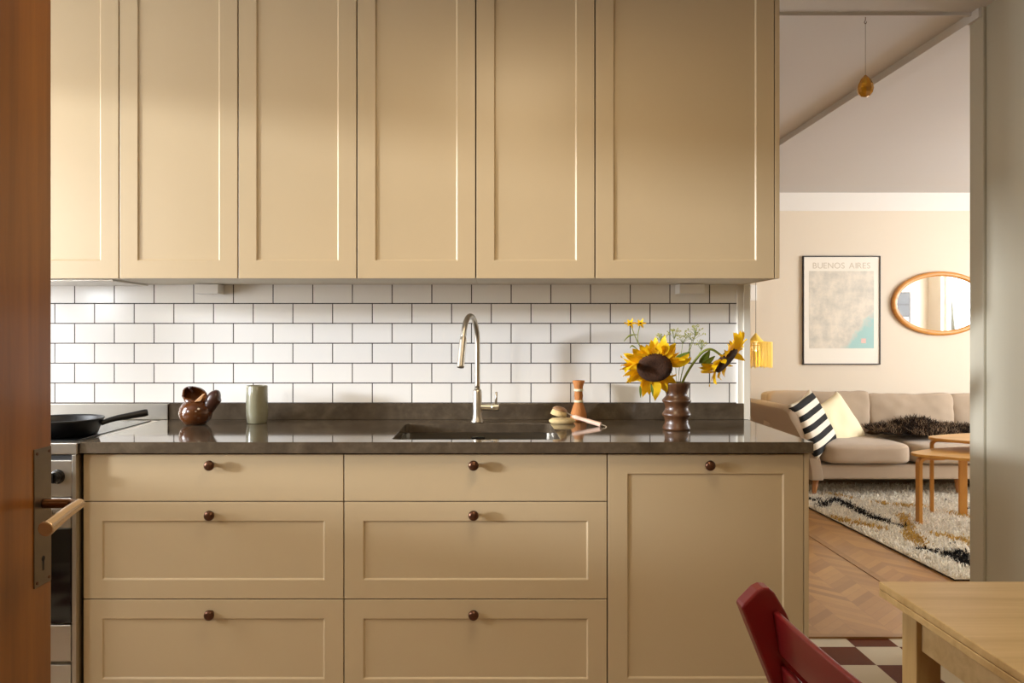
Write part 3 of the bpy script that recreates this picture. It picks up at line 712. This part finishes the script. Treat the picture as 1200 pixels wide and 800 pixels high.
# ------------------------------------------------------------ dining table
r = empty('dining_table', (1.25, 1.15, 0), 'pale oak dining table with a doubled extending top at the right', 'table')
TX0, TX1, TY0, TY1 = .770, 1.70, .72, 1.574
for a, b_, nm in ((.7262, .740, 'tabletop'), (.7115, .7252, 'extension_leaf')):
    bm = bmesh.new(); box(bm, TX0, TX1, TY0, TY1, a, b_); part(r, nm, bm, M['oak'], .0015)
LW = .047
for lx in (TX0+.030, TX1-.030-LW):
    for ly in (TY0+.03, TY1-.030-.052):
        bm = bmesh.new(); box(bm, lx, lx+LW, ly, ly+.052, 0, .7113); part(r, 'leg', bm, wood('oak_leg', srgb(174, 142, 90), srgb(200, 170, 116), 'Z', 7, .42) if 'oakleg' not in M else M['oakleg'], .002)
bm = bmesh.new()
box(bm, TX0+.040, TX0+.058, TY0+.083, TY1-.083, .635, .7113); box(bm, TX1-.058, TX1-.04, TY0+.083, TY1-.083, .635, .7113)
box(bm, TX0+.078, TX1-.078, TY0+.04, TY0+.058, .635, .7113); box(bm, TX0+.078, TX1-.078, TY1-.060, TY1-.042, .635, .7113)
part(r, 'apron', bm, M['oak'], .001)

# ------------------------------------------------------------ red highchair
r = empty('highchair', (.58, 1.09, 0), 'dark red lacquered wooden highchair at the end of the oak table', 'chair')
tl_ = math.tan(math.radians(22))
def side(y0, y1):
    bm = bmesh.new(); w = .074; zt_ = .790
    def X(z): return .404+(zt_-z)*tl_
    out = [(X(.045), .045), (X(zt_), zt_)]
    tr = (X(.822)+.052, .822)
    out += [(X(zt_)+.004, zt_+.006), (tr[0]-.014, .8175), (tr[0]-.004, .8225), (tr[0]+.006, .8215), (tr[0]+.015, .814), (X(.79)+w, .780)]
    out += [(X(.045)+w, .045)]
    prism(bm, out, y0, y1)
    part(r, 'side_board', bm, M['red'], .004, segs=3)
    bm = bmesh.new(); prism(bm, [(.36, .012), (.37, 0), (.80, 0), (.81, .012), (.81, .044), (.36, .044)], y0, y1); part(r, 'floor_runner', bm, M['red'], .004)
Y1_, Y2_ = 1.278, .862
side(Y1_, Y1_+.034); side(Y2_-.034, Y2_)
def slat(zt_, h, bulge):
    bm = bmesh.new(); n = 20; rows = []
    for i in range(n+1):
        t = i/n; y = Y1_-.001+(Y2_+.001-(Y1_-.001))*t
        b_ = bulge*(1-(2*t-1)**2)
        row = []
        for (dx_, z) in ((0, zt_), (.010, zt_+.001), (.010, zt_-h), (0, zt_-h)):
            row.append(bm.verts.new((.4535+(.785-z)*.14-b_+.030*t+dx_, y, z)))
        rows.append(row)
    for a, b_ in zip(rows, rows[1:]):
        for q in range(4): bm.faces.new((a[q], a[(q+1) % 4], b_[(q+1) % 4], b_[q]))
    bm.faces.new(rows[0]); bm.faces.new(rows[-1][::-1])
    part(r, 'back_slat', bm, M['red'], .003, True, segs=3)
slat(.786, .068, .006); slat(.699, .078, .006)
def plate(z, x0, x1, nm):
    bm = bmesh.new(); box(bm, x0, x1, Y2_+.001, Y1_-.001, z-.018, z); part(r, nm, bm, M['red'], .006)
plate(.54, .50, .73, 'seat'); plate(.30, .58, .86, 'footrest')
bm = bmesh.new(); tube(bm, [(.66, Y2_+.001, .2), (.66, Y1_-.001, .2)], .006, 10); part(r, 'tie_rod', bm, M['steel'])

# ------------------------------------------------------------ crystal drop
r = empty('crystal_drop', (1.452, 3.075, 2.19), 'amber glass drop hanging on a thin cord in the opening', 'ornament')
bm = bmesh.new(); pr = [(0, .045), (.004, .043), (.018, .026), (.028, .006), (.0305, -.010), (.027, -.026), (.016, -.039), (0, -.043)]
lathe(bm, pr, 1.452, 3.075, 2.186, 10); part(r, 'crystal', bm, M['amber'])
bm = bmesh.new(); tube(bm, [(1.452, 3.075, 2.229), (1.452, 3.075, H-.03)], .0009, 6); part(r, 'cord', bm, M['cord'])
bm = bmesh.new(); tube(bm, spline([(1.452, 3.075, H), (1.452, 3.075, H-.018), (1.448, 3.075, H-.027), (1.453, 3.075, H-.032), (1.457, 3.075, H-.024)], 4), .0014, 8); part(r, 'ceiling_hook', bm, M['bronze'])

# ------------------------------------------------------------ sofa
r = empty('sofa', (3.5, 6.4, 0), 'beige fabric sofa with flared arms against the far living room wall', 'sofa')
SXa, SXb = 2.42, 4.60
def superbox(bm, c, s, e=.35, nu=26, bulge=None, M_=None, wr=.0, ws=9, seed=0):
    """puffy cushion: cube sphere mapped to a rounded box"""
    b2 = bmesh.new(); bmesh.ops.create_cube(b2, size=2); bmesh.ops.subdivide_edges(b2, edges=b2.edges, cuts=nu, use_grid_fill=True)
    vm = {}
    for v in b2.verts:
        p = v.co.copy()
        q = Vector([abs(a)**1.0 for a in p])
        k = (abs(p.x)**(2/e)+abs(p.y)**(2/e)+abs(p.z)**(2/e))**(e/2)
        p = p/k
        if bulge: p = bulge(p)
        w = Vector((p.x*s[0]/2, p.y*s[1]/2, p.z*s[2]/2))
        if wr:
            nn = noise.noise(Vector((w.x*ws+seed, w.y*ws, w.z*ws)))+.5*noise.noise(Vector((w.x*ws*3+seed, w.y*ws*3, w.z*ws*3)))
            w += p.normalized()*wr*nn
        w = w+Vector(c) if M_ is None else M_ @ w
        vm[v] = bm.verts.new(w)
    for f in b2.faces: bm.faces.new([vm[v] for v in f.verts])
    b2.free()
bm = bmesh.new(); box(bm, SXa, SXb, 5.88, 6.95, .14, .25); part(r, 'base', bm, M['fabric'], .02, segs=3)
# arms
def arm(sgn, name='armrest'):
    bm = bmesh.new(); rows = []; n = 16
    for yy, top in ((5.875, .64), (5.89, .665), (6.0, .68), (6.5, .672), (6.93, .66), (6.95, .65)):
        prof = []
        ins = .01 if yy in (5.875, 6.95) else 0
        for i in range(n+1):
            t = i/n; z = .135+(top-.135-.045)*t
            fl = -.17*t**1.7
            prof.append((2.375+ins+fl, z))
        ctr = (2.375+.0475-.17-.01, top-.045)
        for k_ in range(1, 8):
            a = PI-PI*k_/8; prof.append((ctr[0]+(.047-ins)*math.cos(a)+.004, ctr[1]+(.045-ins)*math.sin(a)))
        for i in range(n, -1, -1):
            t = i/n; z = .135+(top-.135-.045)*t
            prof.append((2.47-ins-.17*t**1.7, z))
        rows.append([bm.verts.new((x if sgn < 0 else 2*3.51-x, yy, z)) for x, z in prof])
    m_ = len(rows[0])
    for A, B in zip(rows, rows[1:]):
        for i in range(m_): bm.faces.new((A[i], A[(i+1) % m_], B[(i+1) % m_], B[i]))
    bm.faces.new(rows[0]); bm.faces.new(rows[-1][::-1])
    part(r, name, bm, M['fabric'], .012, True, segs=2)
arm(-1); arm(1)
bm = bmesh.new(); box(bm, 2.36, 4.66, 6.68, 6.95, .14, .66); part(r, 'backrest', bm, M['fabric'], .04, segs=4)
for i, (a, b_) in enumerate(((2.455, 3.125), (3.130, 3.845), (3.85, 4.565))):
    bm = bmesh.new()
    def bl(p): return Vector((p.x, p.y, p.z*(1+.12*(1-p.x**2)*(1-p.y**2)) if p.z > 0 else p.z))
    superbox(bm, ((a+b_)/2, 6.235, .33), (b_-a, .82, .155), .3, 24, bl, None, .004, 6, i*3.1); part(r, 'seat_cushion', bm, M['fabric'], 0, True)
for i, (a, b_, zt_) in enumerate(((2.27, 3.105, .745), (3.095, 3.785, .725), (3.775, 4.50, .725))):
    bm = bmesh.new()
    def bl(p): return Vector((p.x*(1+.03*p.z), p.y*(1.0+.25*(1-p.x**2)*(1-p.z**2)), p.z*(1-.05*(1-p.x**2)) if p.z > 0 else p.z))
    MM = Matrix.Translation(((a+b_)/2, 6.56, (zt_+.395)/2)) @ Matrix.Rotation(math.radians(-9), 4, 'X')
    superbox(bm, (0, 0, 0), (b_-a, .17, zt_-.385), .2, 26, bl, MM, .013, 5, i*7.7); part(r, 'back_cushion', bm, M['fabric'], 0, True)
for lx, ly, sx in ((2.45, 5.97, -1), (4.57, 5.97, 1), (2.45, 6.86, -1), (4.57, 6.86, 1), (3.51, 5.97, 0)):
    bm = bmesh.new(); tube(bm, [(lx, ly, .141), (lx+.03*sx, ly-.02, .0 if ly > 6.5 else .0)], [.024, .014], 14); part(r, 'leg', bm, M['legwood'], 0, True)

def cushion(name, ctr, u, n_, size, mat, label, thick=.13, seed=0):
    """u: local +Y ; n_: local +Z (faces out)"""
    u = Vector(u).normalized(); n_ = Vector(n_).normalized(); n_ = (n_-u*n_.dot(u)).normalized(); x_ = u.cross(n_).normalized()
    bm = bmesh.new()
    b2 = bmesh.new(); bmesh.ops.create_grid(b2, x_segments=28, y_segments=28, size=1)
    top = {}; bot = {}
    for v in b2.verts:
        x, y = v.co.x, v.co.y
        pin = 1-.10*(1-abs(y)**2)*abs(x)**3 ; piny = 1-.10*(1-abs(x)**2)*abs(y)**3
        hgt = thick/2*max(0, (1-x**4)*(1-y**4))**.5*(1+.15*noise.noise(Vector((x*2+seed, y*2, seed))))
        P_ = (x*size/2*pin, y*size/2*piny)
        top[v] = bm.verts.new((*P_, hgt)); edge = max(abs(x), abs(y)) > .999
        bot[v] = top[v] if edge else bm.verts.new((*P_, -hgt))
    for f in b2.faces:
        bm.faces.new([top[v] for v in f.verts]); bm.faces.new([bot[v] for v in f.verts][::-1])
    b2.free()
    o = fin(name, bm, mat, None, 0, True)
    o.matrix_world = Matrix.Translation(ctr) @ Matrix((x_, u, n_)).transposed().to_4x4()
    tag(o, label, 'cushion'); return o
cushion('throw_pillow', px(953, 496, 6.02), (.20, -.06, -.42), (.62, -.62, .30), .45, M['stripe'], 'black and cream striped cushion leaning on the left sofa arm', .12, 1)
cushion('throw_pillow', px(981, 496, 6.26), (.22, -.10, -.40), (.40, -.82, .40), .42, M['cream'], 'plain cream cushion leaning behind the striped one on the sofa', .13, 5)

# sheepskin on the sofa
def tufts(name, pts, mat, parent=None):
    """pts: list of (root, tip, width, colour)"""
    vs = []; fs = []; cols = []
    for (a, t, w, c) in pts:
        d = (t-a); s = Vector((-d.y, d.x, 0)); s = s.normalized() if s.length > 1e-5 else Vector((1, 0, 0))
        ang = random.uniform(0, PI); s = (s*math.cos(ang)+Vector((s.y, -s.x, 0))*math.sin(ang))
        i = len(vs); mid = a.lerp(t, .55)+Vector((0, 0, .12*d.length))
        vs += [a-s*w, a+s*w, mid+s*w*.9, mid-s*w*.9, t]
        fs += [(i, i+1, i+2, i+3), (i+3, i+2, i+4)]; cols += [c]*5
    me = bpy.data.meshes.new(name); me.from_pydata([tuple(v) for v in vs], [], fs)
    ca = me.color_attributes.new('Col', 'FLOAT_COLOR', 'POINT')
    for i, c in enumerate(cols): ca.data[i].color = c
    me.materials.append(mat)
    o = bpy.data.objects.new(name, me); C.objects.link(o)
    if parent: o.parent = parent
    return o
rnd = random.Random(3)
r = empty('sheepskin', (3.55, 6.2, .42), 'shaggy dark brown sheepskin draped over the sofa seat', 'throw')
def skz(x, y):
    t = (y-5.98)/.5
    z = .425+.02*noise.noise(Vector((x*7, y*7, 0)))+.025
    hump = math.exp(-((x-3.42)/.16)**2)*.055
    return z+hump*max(0, min(1, t*1.3))+.035*max(0, t)**2
bm = bmesh.new(); g = {}
nx, ny = 50, 22
for i in range(nx+1):
    for j in range(ny+1):
        x = 3.02+1.05*i/nx; y = 5.98+.42*j/ny
        y0_ = 6.10-.10*min(1, (x-3.02)/.3); 
        g[i, j] = bm.verts.new((x, max(y, y0_+.04*noise.noise(Vector((x*6, 0, 0)))), skz(x, y)))
for i in range(nx):
    for j in range(ny): bm.faces.new((g[i, j], g[i+1, j], g[i+1, j+1], g[i, j+1]))
bmesh.ops.remove_doubles(bm, verts=bm.verts, dist=1e-5)
o = fin('hide', bm, simple('hide_brown', srgb(38, 28, 20), .9), r, 0, True); o.location = -r.location
o.modifiers.new('s', 'SOLIDIFY').thickness = .01
P = []
for _ in range(9000):
    x = rnd.uniform(3.0, 4.1); y = rnd.uniform(5.98, 6.42)
    if x < 3.3 and y < 6.10-.35*(x-3.0)+.04*math.sin(x*40): continue
    a = Vector((x, y, skz(x, y))); d = Vector((rnd.uniform(-1, .6), rnd.uniform(-1.1, .5), rnd.uniform(.1, .9))).normalized()*rnd.uniform(.025, .06)
    k_ = rnd.random(); nz = noise.noise(Vector((x*9, y*9, 3)))
    c = srgb(40, 30, 23) if k_ < .60-nz*.6 else (srgb(92, 70, 52) if k_ < .84-nz*.5 else srgb(178, 150, 120))
    P.append((a-r.location, a+d-r.location, .0022, c))
o = tufts('wool', P, M['fur'], r)

# ------------------------------------------------------------ rug
rnd = random.Random(9)
r = empty('rug', (3.5, 5.1, 0), 'cream shaggy wool rug with black and ochre broken lines', 'rug')
RX0, RX1, RY0, RY1 = 2.26, 4.75, 3.93, 6.35
def rx0(y): return 2.295-(y-4.0)*.046
bm = bmesh.new()
A = [bm.verts.new((x, y, z)) for z in (.001, .010) for x, y in ((rx0(RY0), RY0), (RX1, RY0), (RX1, RY1), (rx0(RY1), RY1))]
for f in ((3, 2, 1, 0), (4, 5, 6, 7), (0, 1, 5, 4), (1, 2, 6, 5), (2, 3, 7, 6), (3, 0, 4, 7)): bm.faces.new([A[i] for i in f])
o = fin('backing', bm, [simple('rug_backing', srgb(206, 194, 170), .9), simple('rug_edge', srgb(60, 50, 38), .9)], r); o.location = -r.location
for p in o.data.polygons:
    if abs(p.normal.z) < .5: p.material_index = 1
def line(x, y, pts, w, gap, sd):
    for a, b_ in zip(pts, pts[1:]):
        ax_, ay = a; bx_, by = b_
        L2 = (bx_-ax_)**2+(by-ay)**2; t = max(0, min(1, ((x-ax_)*(bx_-ax_)+(y-ay)*(by-ay))/L2))
        d = math.hypot(x-ax_-t*(bx_-ax_), y-ay-t*(by-ay))
        ww = w*(1+1.4*max(-.7, noise.noise(Vector((x*5+sd, y*5, sd)))))
        if d < ww and noise.noise(Vector((x*4+sd*3, y*4, sd))) > gap: return True
    return False
def g_(x, y): D_ = ZC*F/(y-Y0); return ((x-X0)*D_/F, D_)
blackl = [[g_(950, 588), g_(985, 590), g_(1015, 606), g_(1055, 620)], [g_(1078, 646), g_(1112, 652), g_(1144, 668)], [g_(962, 596), g_(978, 584)], [g_(1120, 642), g_(1142, 668)], [g_(1105, 588), g_(1150, 604)]]
ochrel = [[g_(965, 580), g_(1010, 590), g_(1070, 596)], [g_(1055, 600), g_(1075, 648)], [g_(1085, 596), g_(1144, 610)], [g_(975, 608), g_(1030, 622)], [g_(1100, 630), g_(1144, 640)], [g_(1120, 620), g_(1150, 650)]]
P = []
NT = 60000
for _ in range(NT):
    y = rnd.uniform(RY0+.005, RY1-.01); x = rnd.uniform(rx0(y)+.005, RX1-.01)
    if x > 4.3 and rnd.random() < .5: continue
    a = Vector((x, y, .009)); d = Vector((rnd.gauss(0, .5), rnd.gauss(-.25, .6), rnd.uniform(.2, .8))).normalized()*rnd.uniform(.020, .040)
    jx, jy = x+rnd.gauss(0, .012), y+rnd.gauss(0, .012)
    v = rnd.uniform(.86, 1.06)
    if any(line(jx, jy, L, .034, -.28, 1+i) for i, L in enumerate(blackl)): c = srgb(36*v, 34*v, 34*v)
    elif any(line(jx, jy, L, .036, -.14, 11+i) for i, L in enumerate(ochrel)): c = srgb(206*v, 170*v, 96*v)
    else: c = srgb(min(255, 246*v), min(255, 240*v), min(255, 226*v))
    P.append((a-r.location, a+d-r.location, .0036, c))
o = tufts('pile', P, M['fibre'], r); o['kind'] = 'stuff'

# ------------------------------------------------------------ nest of coffee tables
def tri_top(bm, corners, rc, z0, z1):
    """rounded convex polygon from circle centres"""
    cs = [Vector(c) for c in corners]; n = len(cs); out = []
    for i, c in enumerate(cs):
        p = cs[i-1]; q = cs[(i+1) % n]
        n1 = Vector((c.y-p.y, -(c.x-p.x))).normalized(); n2 = Vector((q.y-c.y, -(q.x-c.x))).normalized()
        a1 = math.atan2(n1.y, n1.x); a2 = math.atan2(n2.y, n2.x)
        while a2 < a1: a2 += 2*PI
        for k_ in range(11):
            a = a1+(a2-a1)*k_/10; out.append((c.x+rc*math.cos(a), c.y+rc*math.sin(a)))
    # bow the straight sides outwards a little
    res = []
    m_ = Vector((sum(c.x for c in cs)/n, sum(c.y for c in cs)/n))
    for i, p in enumerate(out):
        q = out[(i+1) % len(out)]; res.append(p)
        dd = math.hypot(q[0]-p[0], q[1]-p[1])
        if dd > .1:
            nx_, ny_ = (q[1]-p[1])/dd, -(q[0]-p[0])/dd
            for k_ in range(1, 10):
                t = k_/10; b_ = .07*dd*4*t*(1-t)
                res.append((p[0]+(q[0]-p[0])*t+nx_*b_, p[1]+(q[1]-p[1])*t+ny_*b_))
    prism(bm, res, z0, z1, 'Z')
def bent_leg(bm, x, y, zt_, inx, iny, w, th):
    d = Vector((inx-x, iny-y, 0)).normalized(); s = Vector((-d.y, d.x, 0)); prof = []
    R1 = .045
    out = [Vector((0, 0)), ]
    path = [(0, .0), (0, zt_-R1)]
    outer = [(0, 0), (0, zt_-R1)]+[(R1-R1*math.cos(a), zt_-R1+R1*math.sin(a)) for a in [PI/2*k_/6 for k_ in range(1, 7)]]+[(.16, zt_)]
    r2 = R1-th
    inner = [(.16, zt_-th)]+[(R1-r2*math.cos(a), zt_-R1+r2*math.sin(a)) for a in [PI/2*k_/6 for k_ in range(6, 0, -1)]]+[(th, zt_-R1), (th, 0)]
    pts = outer+inner
    A = [bm.verts.new(Vector((x, y, 0))+d*q+s*w/2+Vector((0, 0, z))) for q, z in pts]
    B = [bm.verts.new(Vector((x, y, 0))+d*q-s*w/2+Vector((0, 0, z))) for q, z in pts]
    n = len(A); bm.faces.new(A); bm.faces.new(B[::-1])
    for i in range(n): bm.faces.new((A[i], A[(i+1) % n], B[(i+1) % n], B[i]))
def coffee(label, corners, rc, zt_, legs, zf=.012):
    r = empty('coffee_table', (corners[0][0], corners[0][1], 0), label, 'table')
    bm = bmesh.new(); tri_top(bm, corners, rc, zt_-.018, zt_); part(r, 'tabletop', bm, M['birch'], .004)
    ctr = (sum(c[0] for c in corners)/3, sum(c[1] for c in corners)/3)
    for x, y in legs:
        bm = bmesh.new(); bent_leg(bm, x, y, zt_-.0185-zf, *ctr, .05, .022)
        for v in bm.verts: v.co.z += zf
        part(r, 'leg', bm, M['birchleg'], .002)
coffee('lower golden wood coffee table of the nest, standing in front of the sofa', [(2.79, 5.06), (3.30, 4.80), (3.28, 5.26)], .10, .462, [(2.715, 5.05), (3.16, 5.32), (3.36, 4.72)])
coffee('taller golden wood coffee table overlapping the lower one of the nest', [(3.02, 5.27), (3.50, 4.92), (3.60, 5.42)], .10, .535, [(2.975, 5.375), (3.50, 4.86), (3.62, 5.46)])

# ------------------------------------------------------------ poster
pa = px(940, 300, YL); pb = px(1030.5, 427, YL)
r = empty('framed_poster', ((pa.x+pb.x)/2, YL-.012, (pa.z+pb.z)/2), 'black framed pale map poster above the sofa on the far wall', 'poster')
cx, cz = r.location.x, r.location.z; hw = (pb.x-pa.x)/2; hh = (pa.z-pb.z)/2
bm = bmesh.new(); t = .009
for d in ((-hw, hw, -.012, .012, hh-t, hh), (-hw, hw, -.012, .012, -hh, -hh+t), (-hw, -hw+t, -.012, .012, -hh+t, hh-t), (hw-t, hw, -.012, .012, -hh+t, hh-t)): box(bm, *d)
fin('picture_frame', bm, M['black'], r, .001)
bm = bmesh.new(); box(bm, -hw+t, hw-t, -.004, .008, -hh+t, hh-t); ps = fin('paper', bm, M['paper'], r)
bm = bmesh.new(); box(bm, -.285, .285, -.0007, 0, -.34, .34)
o = fin('map_print', bm, M['map'], ps); o.location = (-.0, -.0042, .005)
glyphs = []; gx = 0
for ch in 'BUENOS AIRES':
    if ch == ' ': gx += .030; continue
    cu = bpy.data.curves.new('letter', 'FONT'); cu.body = ch; cu.size = .074; cu.extrude = .0004
    tmp = bpy.data.objects.new('tmp', cu); C.objects.link(tmp); bpy.context.view_layer.update()
    me = bpy.data.meshes.new_from_object(tmp.evaluated_get(bpy.context.evaluated_depsgraph_get())); bpy.data.objects.remove(tmp)
    me.name = 'letter'; me.materials.clear(); me.materials.append(M['ink'])
    xs = [v.co.x for v in me.vertices]; glyphs.append((me, gx-min(xs))); gx += max(xs)-min(xs)+.0085
for me, x in glyphs:
    o = bpy.data.objects.new('letter', me); C.objects.link(o); o.parent = ps
    o.location = (x-(gx-.0085)/2, -.0048, .368); o.rotation_euler = (PI/2, 0, 0); o['label'] = 'pale capital letter'
bm = bmesh.new(); box(bm, .172, .214, -.0056, -.0050, -.290, -.248); fin('stamp', bm, M['pink'], ps)['label'] = 'small pink square mark'

# oval mirror
mc = px(1103, 355.5, YL-.02); mc.y = YL
r = empty('oval_mirror', mc, 'oval mirror in a golden wood frame on the far wall', 'mirror')
bm = bmesh.new(); n = 72; A_, B_ = .435, .282; prof = [(0, 0), (0, -.026), (.006, -.034), (.030, -.036), (.042, -.028), (.042, -.012), (.042, 0)]
rows = []
for i in range(n):
    a = 2*PI*i/n
    rows.append([bm.verts.new(((A_-o_)*math.cos(a), y, (B_-o_)*math.sin(a))) for o_, y in prof])
for i in range(n):
    A, B = rows[i], rows[(i+1) % n]
    for k_ in range(len(prof)): bm.faces.new((A[k_], A[(k_+1) % len(prof)], B[(k_+1) % len(prof)], B[k_]))
fin('mirror_frame', bm, M['mirrorwood'], r, 0, True)
bm = bmesh.new(); prism(bm, [((A_-.041)*math.cos(2*PI*i/n), (B_-.041)*math.sin(2*PI*i/n)) for i in range(n)], -.014, -.002)
fin('mirror_glass', bm, M['mirror'], r)

# small white wall box
a = px(879, 334, YL); b_ = px(886.5, 352, YL)
o = boxo('wall_switch', (a.x, b_.x, YL-.012, YL, b_.z, a.z), M['white'], None, .002)
tag(o, 'slim white switch plate on the far wall above the yellow lamp', 'switch')

# yellow fringed pendant
LX, LY = 2.165, 6.48
r = empty('pendant_lamp', (LX, LY, 1.18), 'yellow fringed pendant lamp hanging low beside the sofa', 'lamp')
bm = bmesh.new(); lathe(bm, [(.004, 1.225), (.010, 1.215), (.055, 1.162), (.058, 1.155), (.052, 1.155), (.006, 1.205)], LX, LY, 0, 36); part(r, 'top_cap', bm, M['yellowlamp'], 0, True)
bm = bmesh.new()
for z in (1.150, 1.125): lathe(bm, [(.126, z-.003), (.129, z), (.126, z+.003), (.123, z)], LX, LY, 0, 48)
for i in range(6):
    a = 2*PI*i/6; tube(bm, [(LX+.05*math.cos(a), LY+.05*math.sin(a), 1.158), (LX+.126*math.cos(a), LY+.126*math.sin(a), 1.150)], .0015, 6)
part(r, 'wire_ring', bm, M['yellowlamp'])
bm = bmesh.new(); n = 90
for i in range(n):
    a = 2*PI*i/n+random.uniform(-.01, .01); zb_ = .948+random.uniform(-.008, .008); rr = .127+random.uniform(-.002, .002)
    tube(bm, [(LX+rr*math.cos(a), LY+rr*math.sin(a), 1.150), (LX+(rr+.001)*math.cos(a), LY+(rr+.001)*math.sin(a), 1.05), (LX+rr*math.cos(a), LY+rr*math.sin(a), zb_)], [.0036, .0040, .0030], 6)
part(r, 'fringe', bm, M['yellowlamp'])
bm = bmesh.new(); lathe(bm, [(0, 1.075), (.018, 1.078), (.030, 1.095), (.032, 1.11), (.024, 1.13), (.014, 1.15), (.013, 1.17), (0, 1.17)], LX, LY, 0, 24); part(r, 'bulb', bm, M['bulb'], 0, True)
bm = bmesh.new(); tube(bm, [(LX, LY, 1.16), (LX, LY, H-.02)], .0025, 8); part(r, 'cord', bm, M['cord'])
bm = bmesh.new(); lathe(bm, [(0, H-.025), (.03, H-.025), (.04, H), (0, H)], LX, LY, 0, 24); part(r, 'ceiling_cup', bm, M['trimwhite'], 0, True)

# things the mirror shows: picture grid on the near wall and a sill plant
r = empty('photo_collage', (5.45, 3.085, 1.5), 'dark framed grid of small photographs on the near living room wall', 'picture')
bm = bmesh.new(); box(bm, 5.10, 5.75, 3.0855, 3.105, 1.12, 1.78); part(r, 'picture_frame', bm, M['black'], .002)
for i in range(4):
    for j in range(4):
        bm = bmesh.new(); x = 5.125+i*.155; z = 1.145+j*.158; box(bm, x, x+.135, 3.1045, 3.107, z, z+.135)
        part(r, 'photograph', bm, simple('print_grey', srgb(*[random.choice((70, 110, 150, 190))]*3), .5))
r = empty('potted_plant', (5.93, 4.35, .75), 'small green potted plant on the living room window sill', 'plant')
bm = bmesh.new(); lathe(bm, [(0, .0), (.035, 0), (.05, .09), (.055, .1), (.045, .1), (.04, .085), (0, .085)], n=24); fin('pot', bm, M['pot'], r, 0, True)
rnd = random.Random(4)
for i in range(22):
    a = rnd.uniform(0, 2*PI); e_ = rnd.uniform(.4, 1.3); L_ = rnd.uniform(.16, .34)
    tip = Vector((math.cos(a)*math.cos(e_)*L_*.45, math.sin(a)*math.cos(e_)*L_, .09+math.sin(e_)*L_))
    leaf(r, Vector((0, 0, .09)), tip, .05, (math.sin(a), -math.cos(a), .3))

# ------------------------------------------------------------ light
def area(name, loc, d, sx, sy, power, col, spread=None):
    l = bpy.data.lights.new(name, 'AREA'); l.shape = 'RECTANGLE'; l.size = sx; l.size_y = sy; l.energy = power; l.color = col
    if spread: l.spread = math.radians(spread)
    o = bpy.data.objects.new(name, l); C.objects.link(o); o.location = loc
    o.rotation_euler = Vector(d).to_track_quat('-Z', 'Y').to_euler(); return o
az = math.radians(71); el = math.radians(7)
sd = Vector((math.sin(az)*math.cos(el), math.cos(az)*math.cos(el), -math.sin(el)))
l = bpy.data.lights.new('low_sun', 'SUN'); l.energy = 4.6; l.angle = math.radians(5); l.color = (.86, .92, 1.0)
o = bpy.data.objects.new('low_sun', l); C.objects.link(o); o.rotation_euler = sd.to_track_quat('-Z', 'Y').to_euler(); o.location = (-5, 1, 3)
area('kitchen_window_daylight', (XL-.14, 2.20, 1.60), (1, .42, 0), .78, 1.3, 46, (.94, .96, 1.0))
area('kitchen_side_window_daylight', (XL-.14, .89, 1.70), (1, .3, 0), .5, .78, 36, (.90, .95, 1.0))
area('living_window_daylight', (XLR+.16, (LY0+LY1)/2, (LZ0+LZ1)/2), (-1, 0, -.1), 2.3, 1.45, 222, (.94, .96, 1.0))
# hall behind the camera: unseen fill lamp added for frontal light
r = empty('hall_fill_lamp', (.3, -.9, H-.06), 'added round white fill lamp, out of view in the hall behind the camera', 'lamp')
bm = bmesh.new(); lathe(bm, [(0, H-.09), (.12, H-.085), (.17, H-.06), (.18, H-.03), (.18, H), (0, H)], .3, -.9, 0, 40); part(r, 'fill_lamp_shade', bm, M['bulb'], 0, True)
area('hall_fill_light', (.3, -.9, H-.10), (0, 0, -1), .5, .5, 28, (1, .84, .62))
r = empty('kitchen_fill_lamp', (.1, 1.6, H-.06), 'added round white fill lamp, out of view above the kitchen floor in front of the cabinets', 'lamp')  # warm fill added out of view to brighten the wall cabinets
bm = bmesh.new(); lathe(bm, [(0, H-.09), (.12, H-.085), (.17, H-.06), (.18, H-.03), (.18, H), (0, H)], .1, 1.6, 0, 40); part(r, 'fill_lamp_shade', bm, M['bulb'], 0, True)
area('kitchen_fill_light', (.1, 1.6, H-.10), (0, 0, -1), .5, .5, 13, (1, .80, .52))
pl = bpy.data.lights.new('pendant_bulb_light', 'POINT'); pl.energy = 2; pl.color = (1, .80, .45); pl.shadow_soft_size = .04
o = bpy.data.objects.new('pendant_bulb_light', pl); C.objects.link(o); o.location = (LX, LY, 1.05)

w = bpy.data.worlds.new('World'); bpy.context.scene.world = w; w.use_nodes = True; nt = w.node_tree
sk = nt.nodes.new('ShaderNodeTexSky'); sk.sky_type = 'NISHITA'; sk.sun_disc = False; sk.sun_elevation = math.radians(30); sk.sun_rotation = math.radians(-109)
nt.links.new(sk.outputs[0], nt.nodes['Background'].inputs[0]); nt.nodes['Background'].inputs[1].default_value = .12

# ------------------------------------------------------------ camera
cam = bpy.data.cameras.new('camera'); cam.sensor_width = 36; cam.lens = 36*F/1200; cam.shift_x = (600-X0)/1200; cam.shift_y = -(400-Y0)/1200; cam.clip_start = .05
co = bpy.data.objects.new('camera', cam); C.objects.link(co); co.location = (0, 0, ZC); co.rotation_euler = (PI/2, 0, 0)
sc = bpy.context.scene; sc.camera = co
sc.view_settings.view_transform = 'Standard'; sc.view_settings.look = 'None'; sc.view_settings.gamma = 1; sc.view_settings.use_curve_mapping = False
sc.view_settings.exposure = 0.0
sc.cycles.use_denoising = True
sc.cycles.max_bounces = 10; sc.cycles.diffuse_bounces = 6
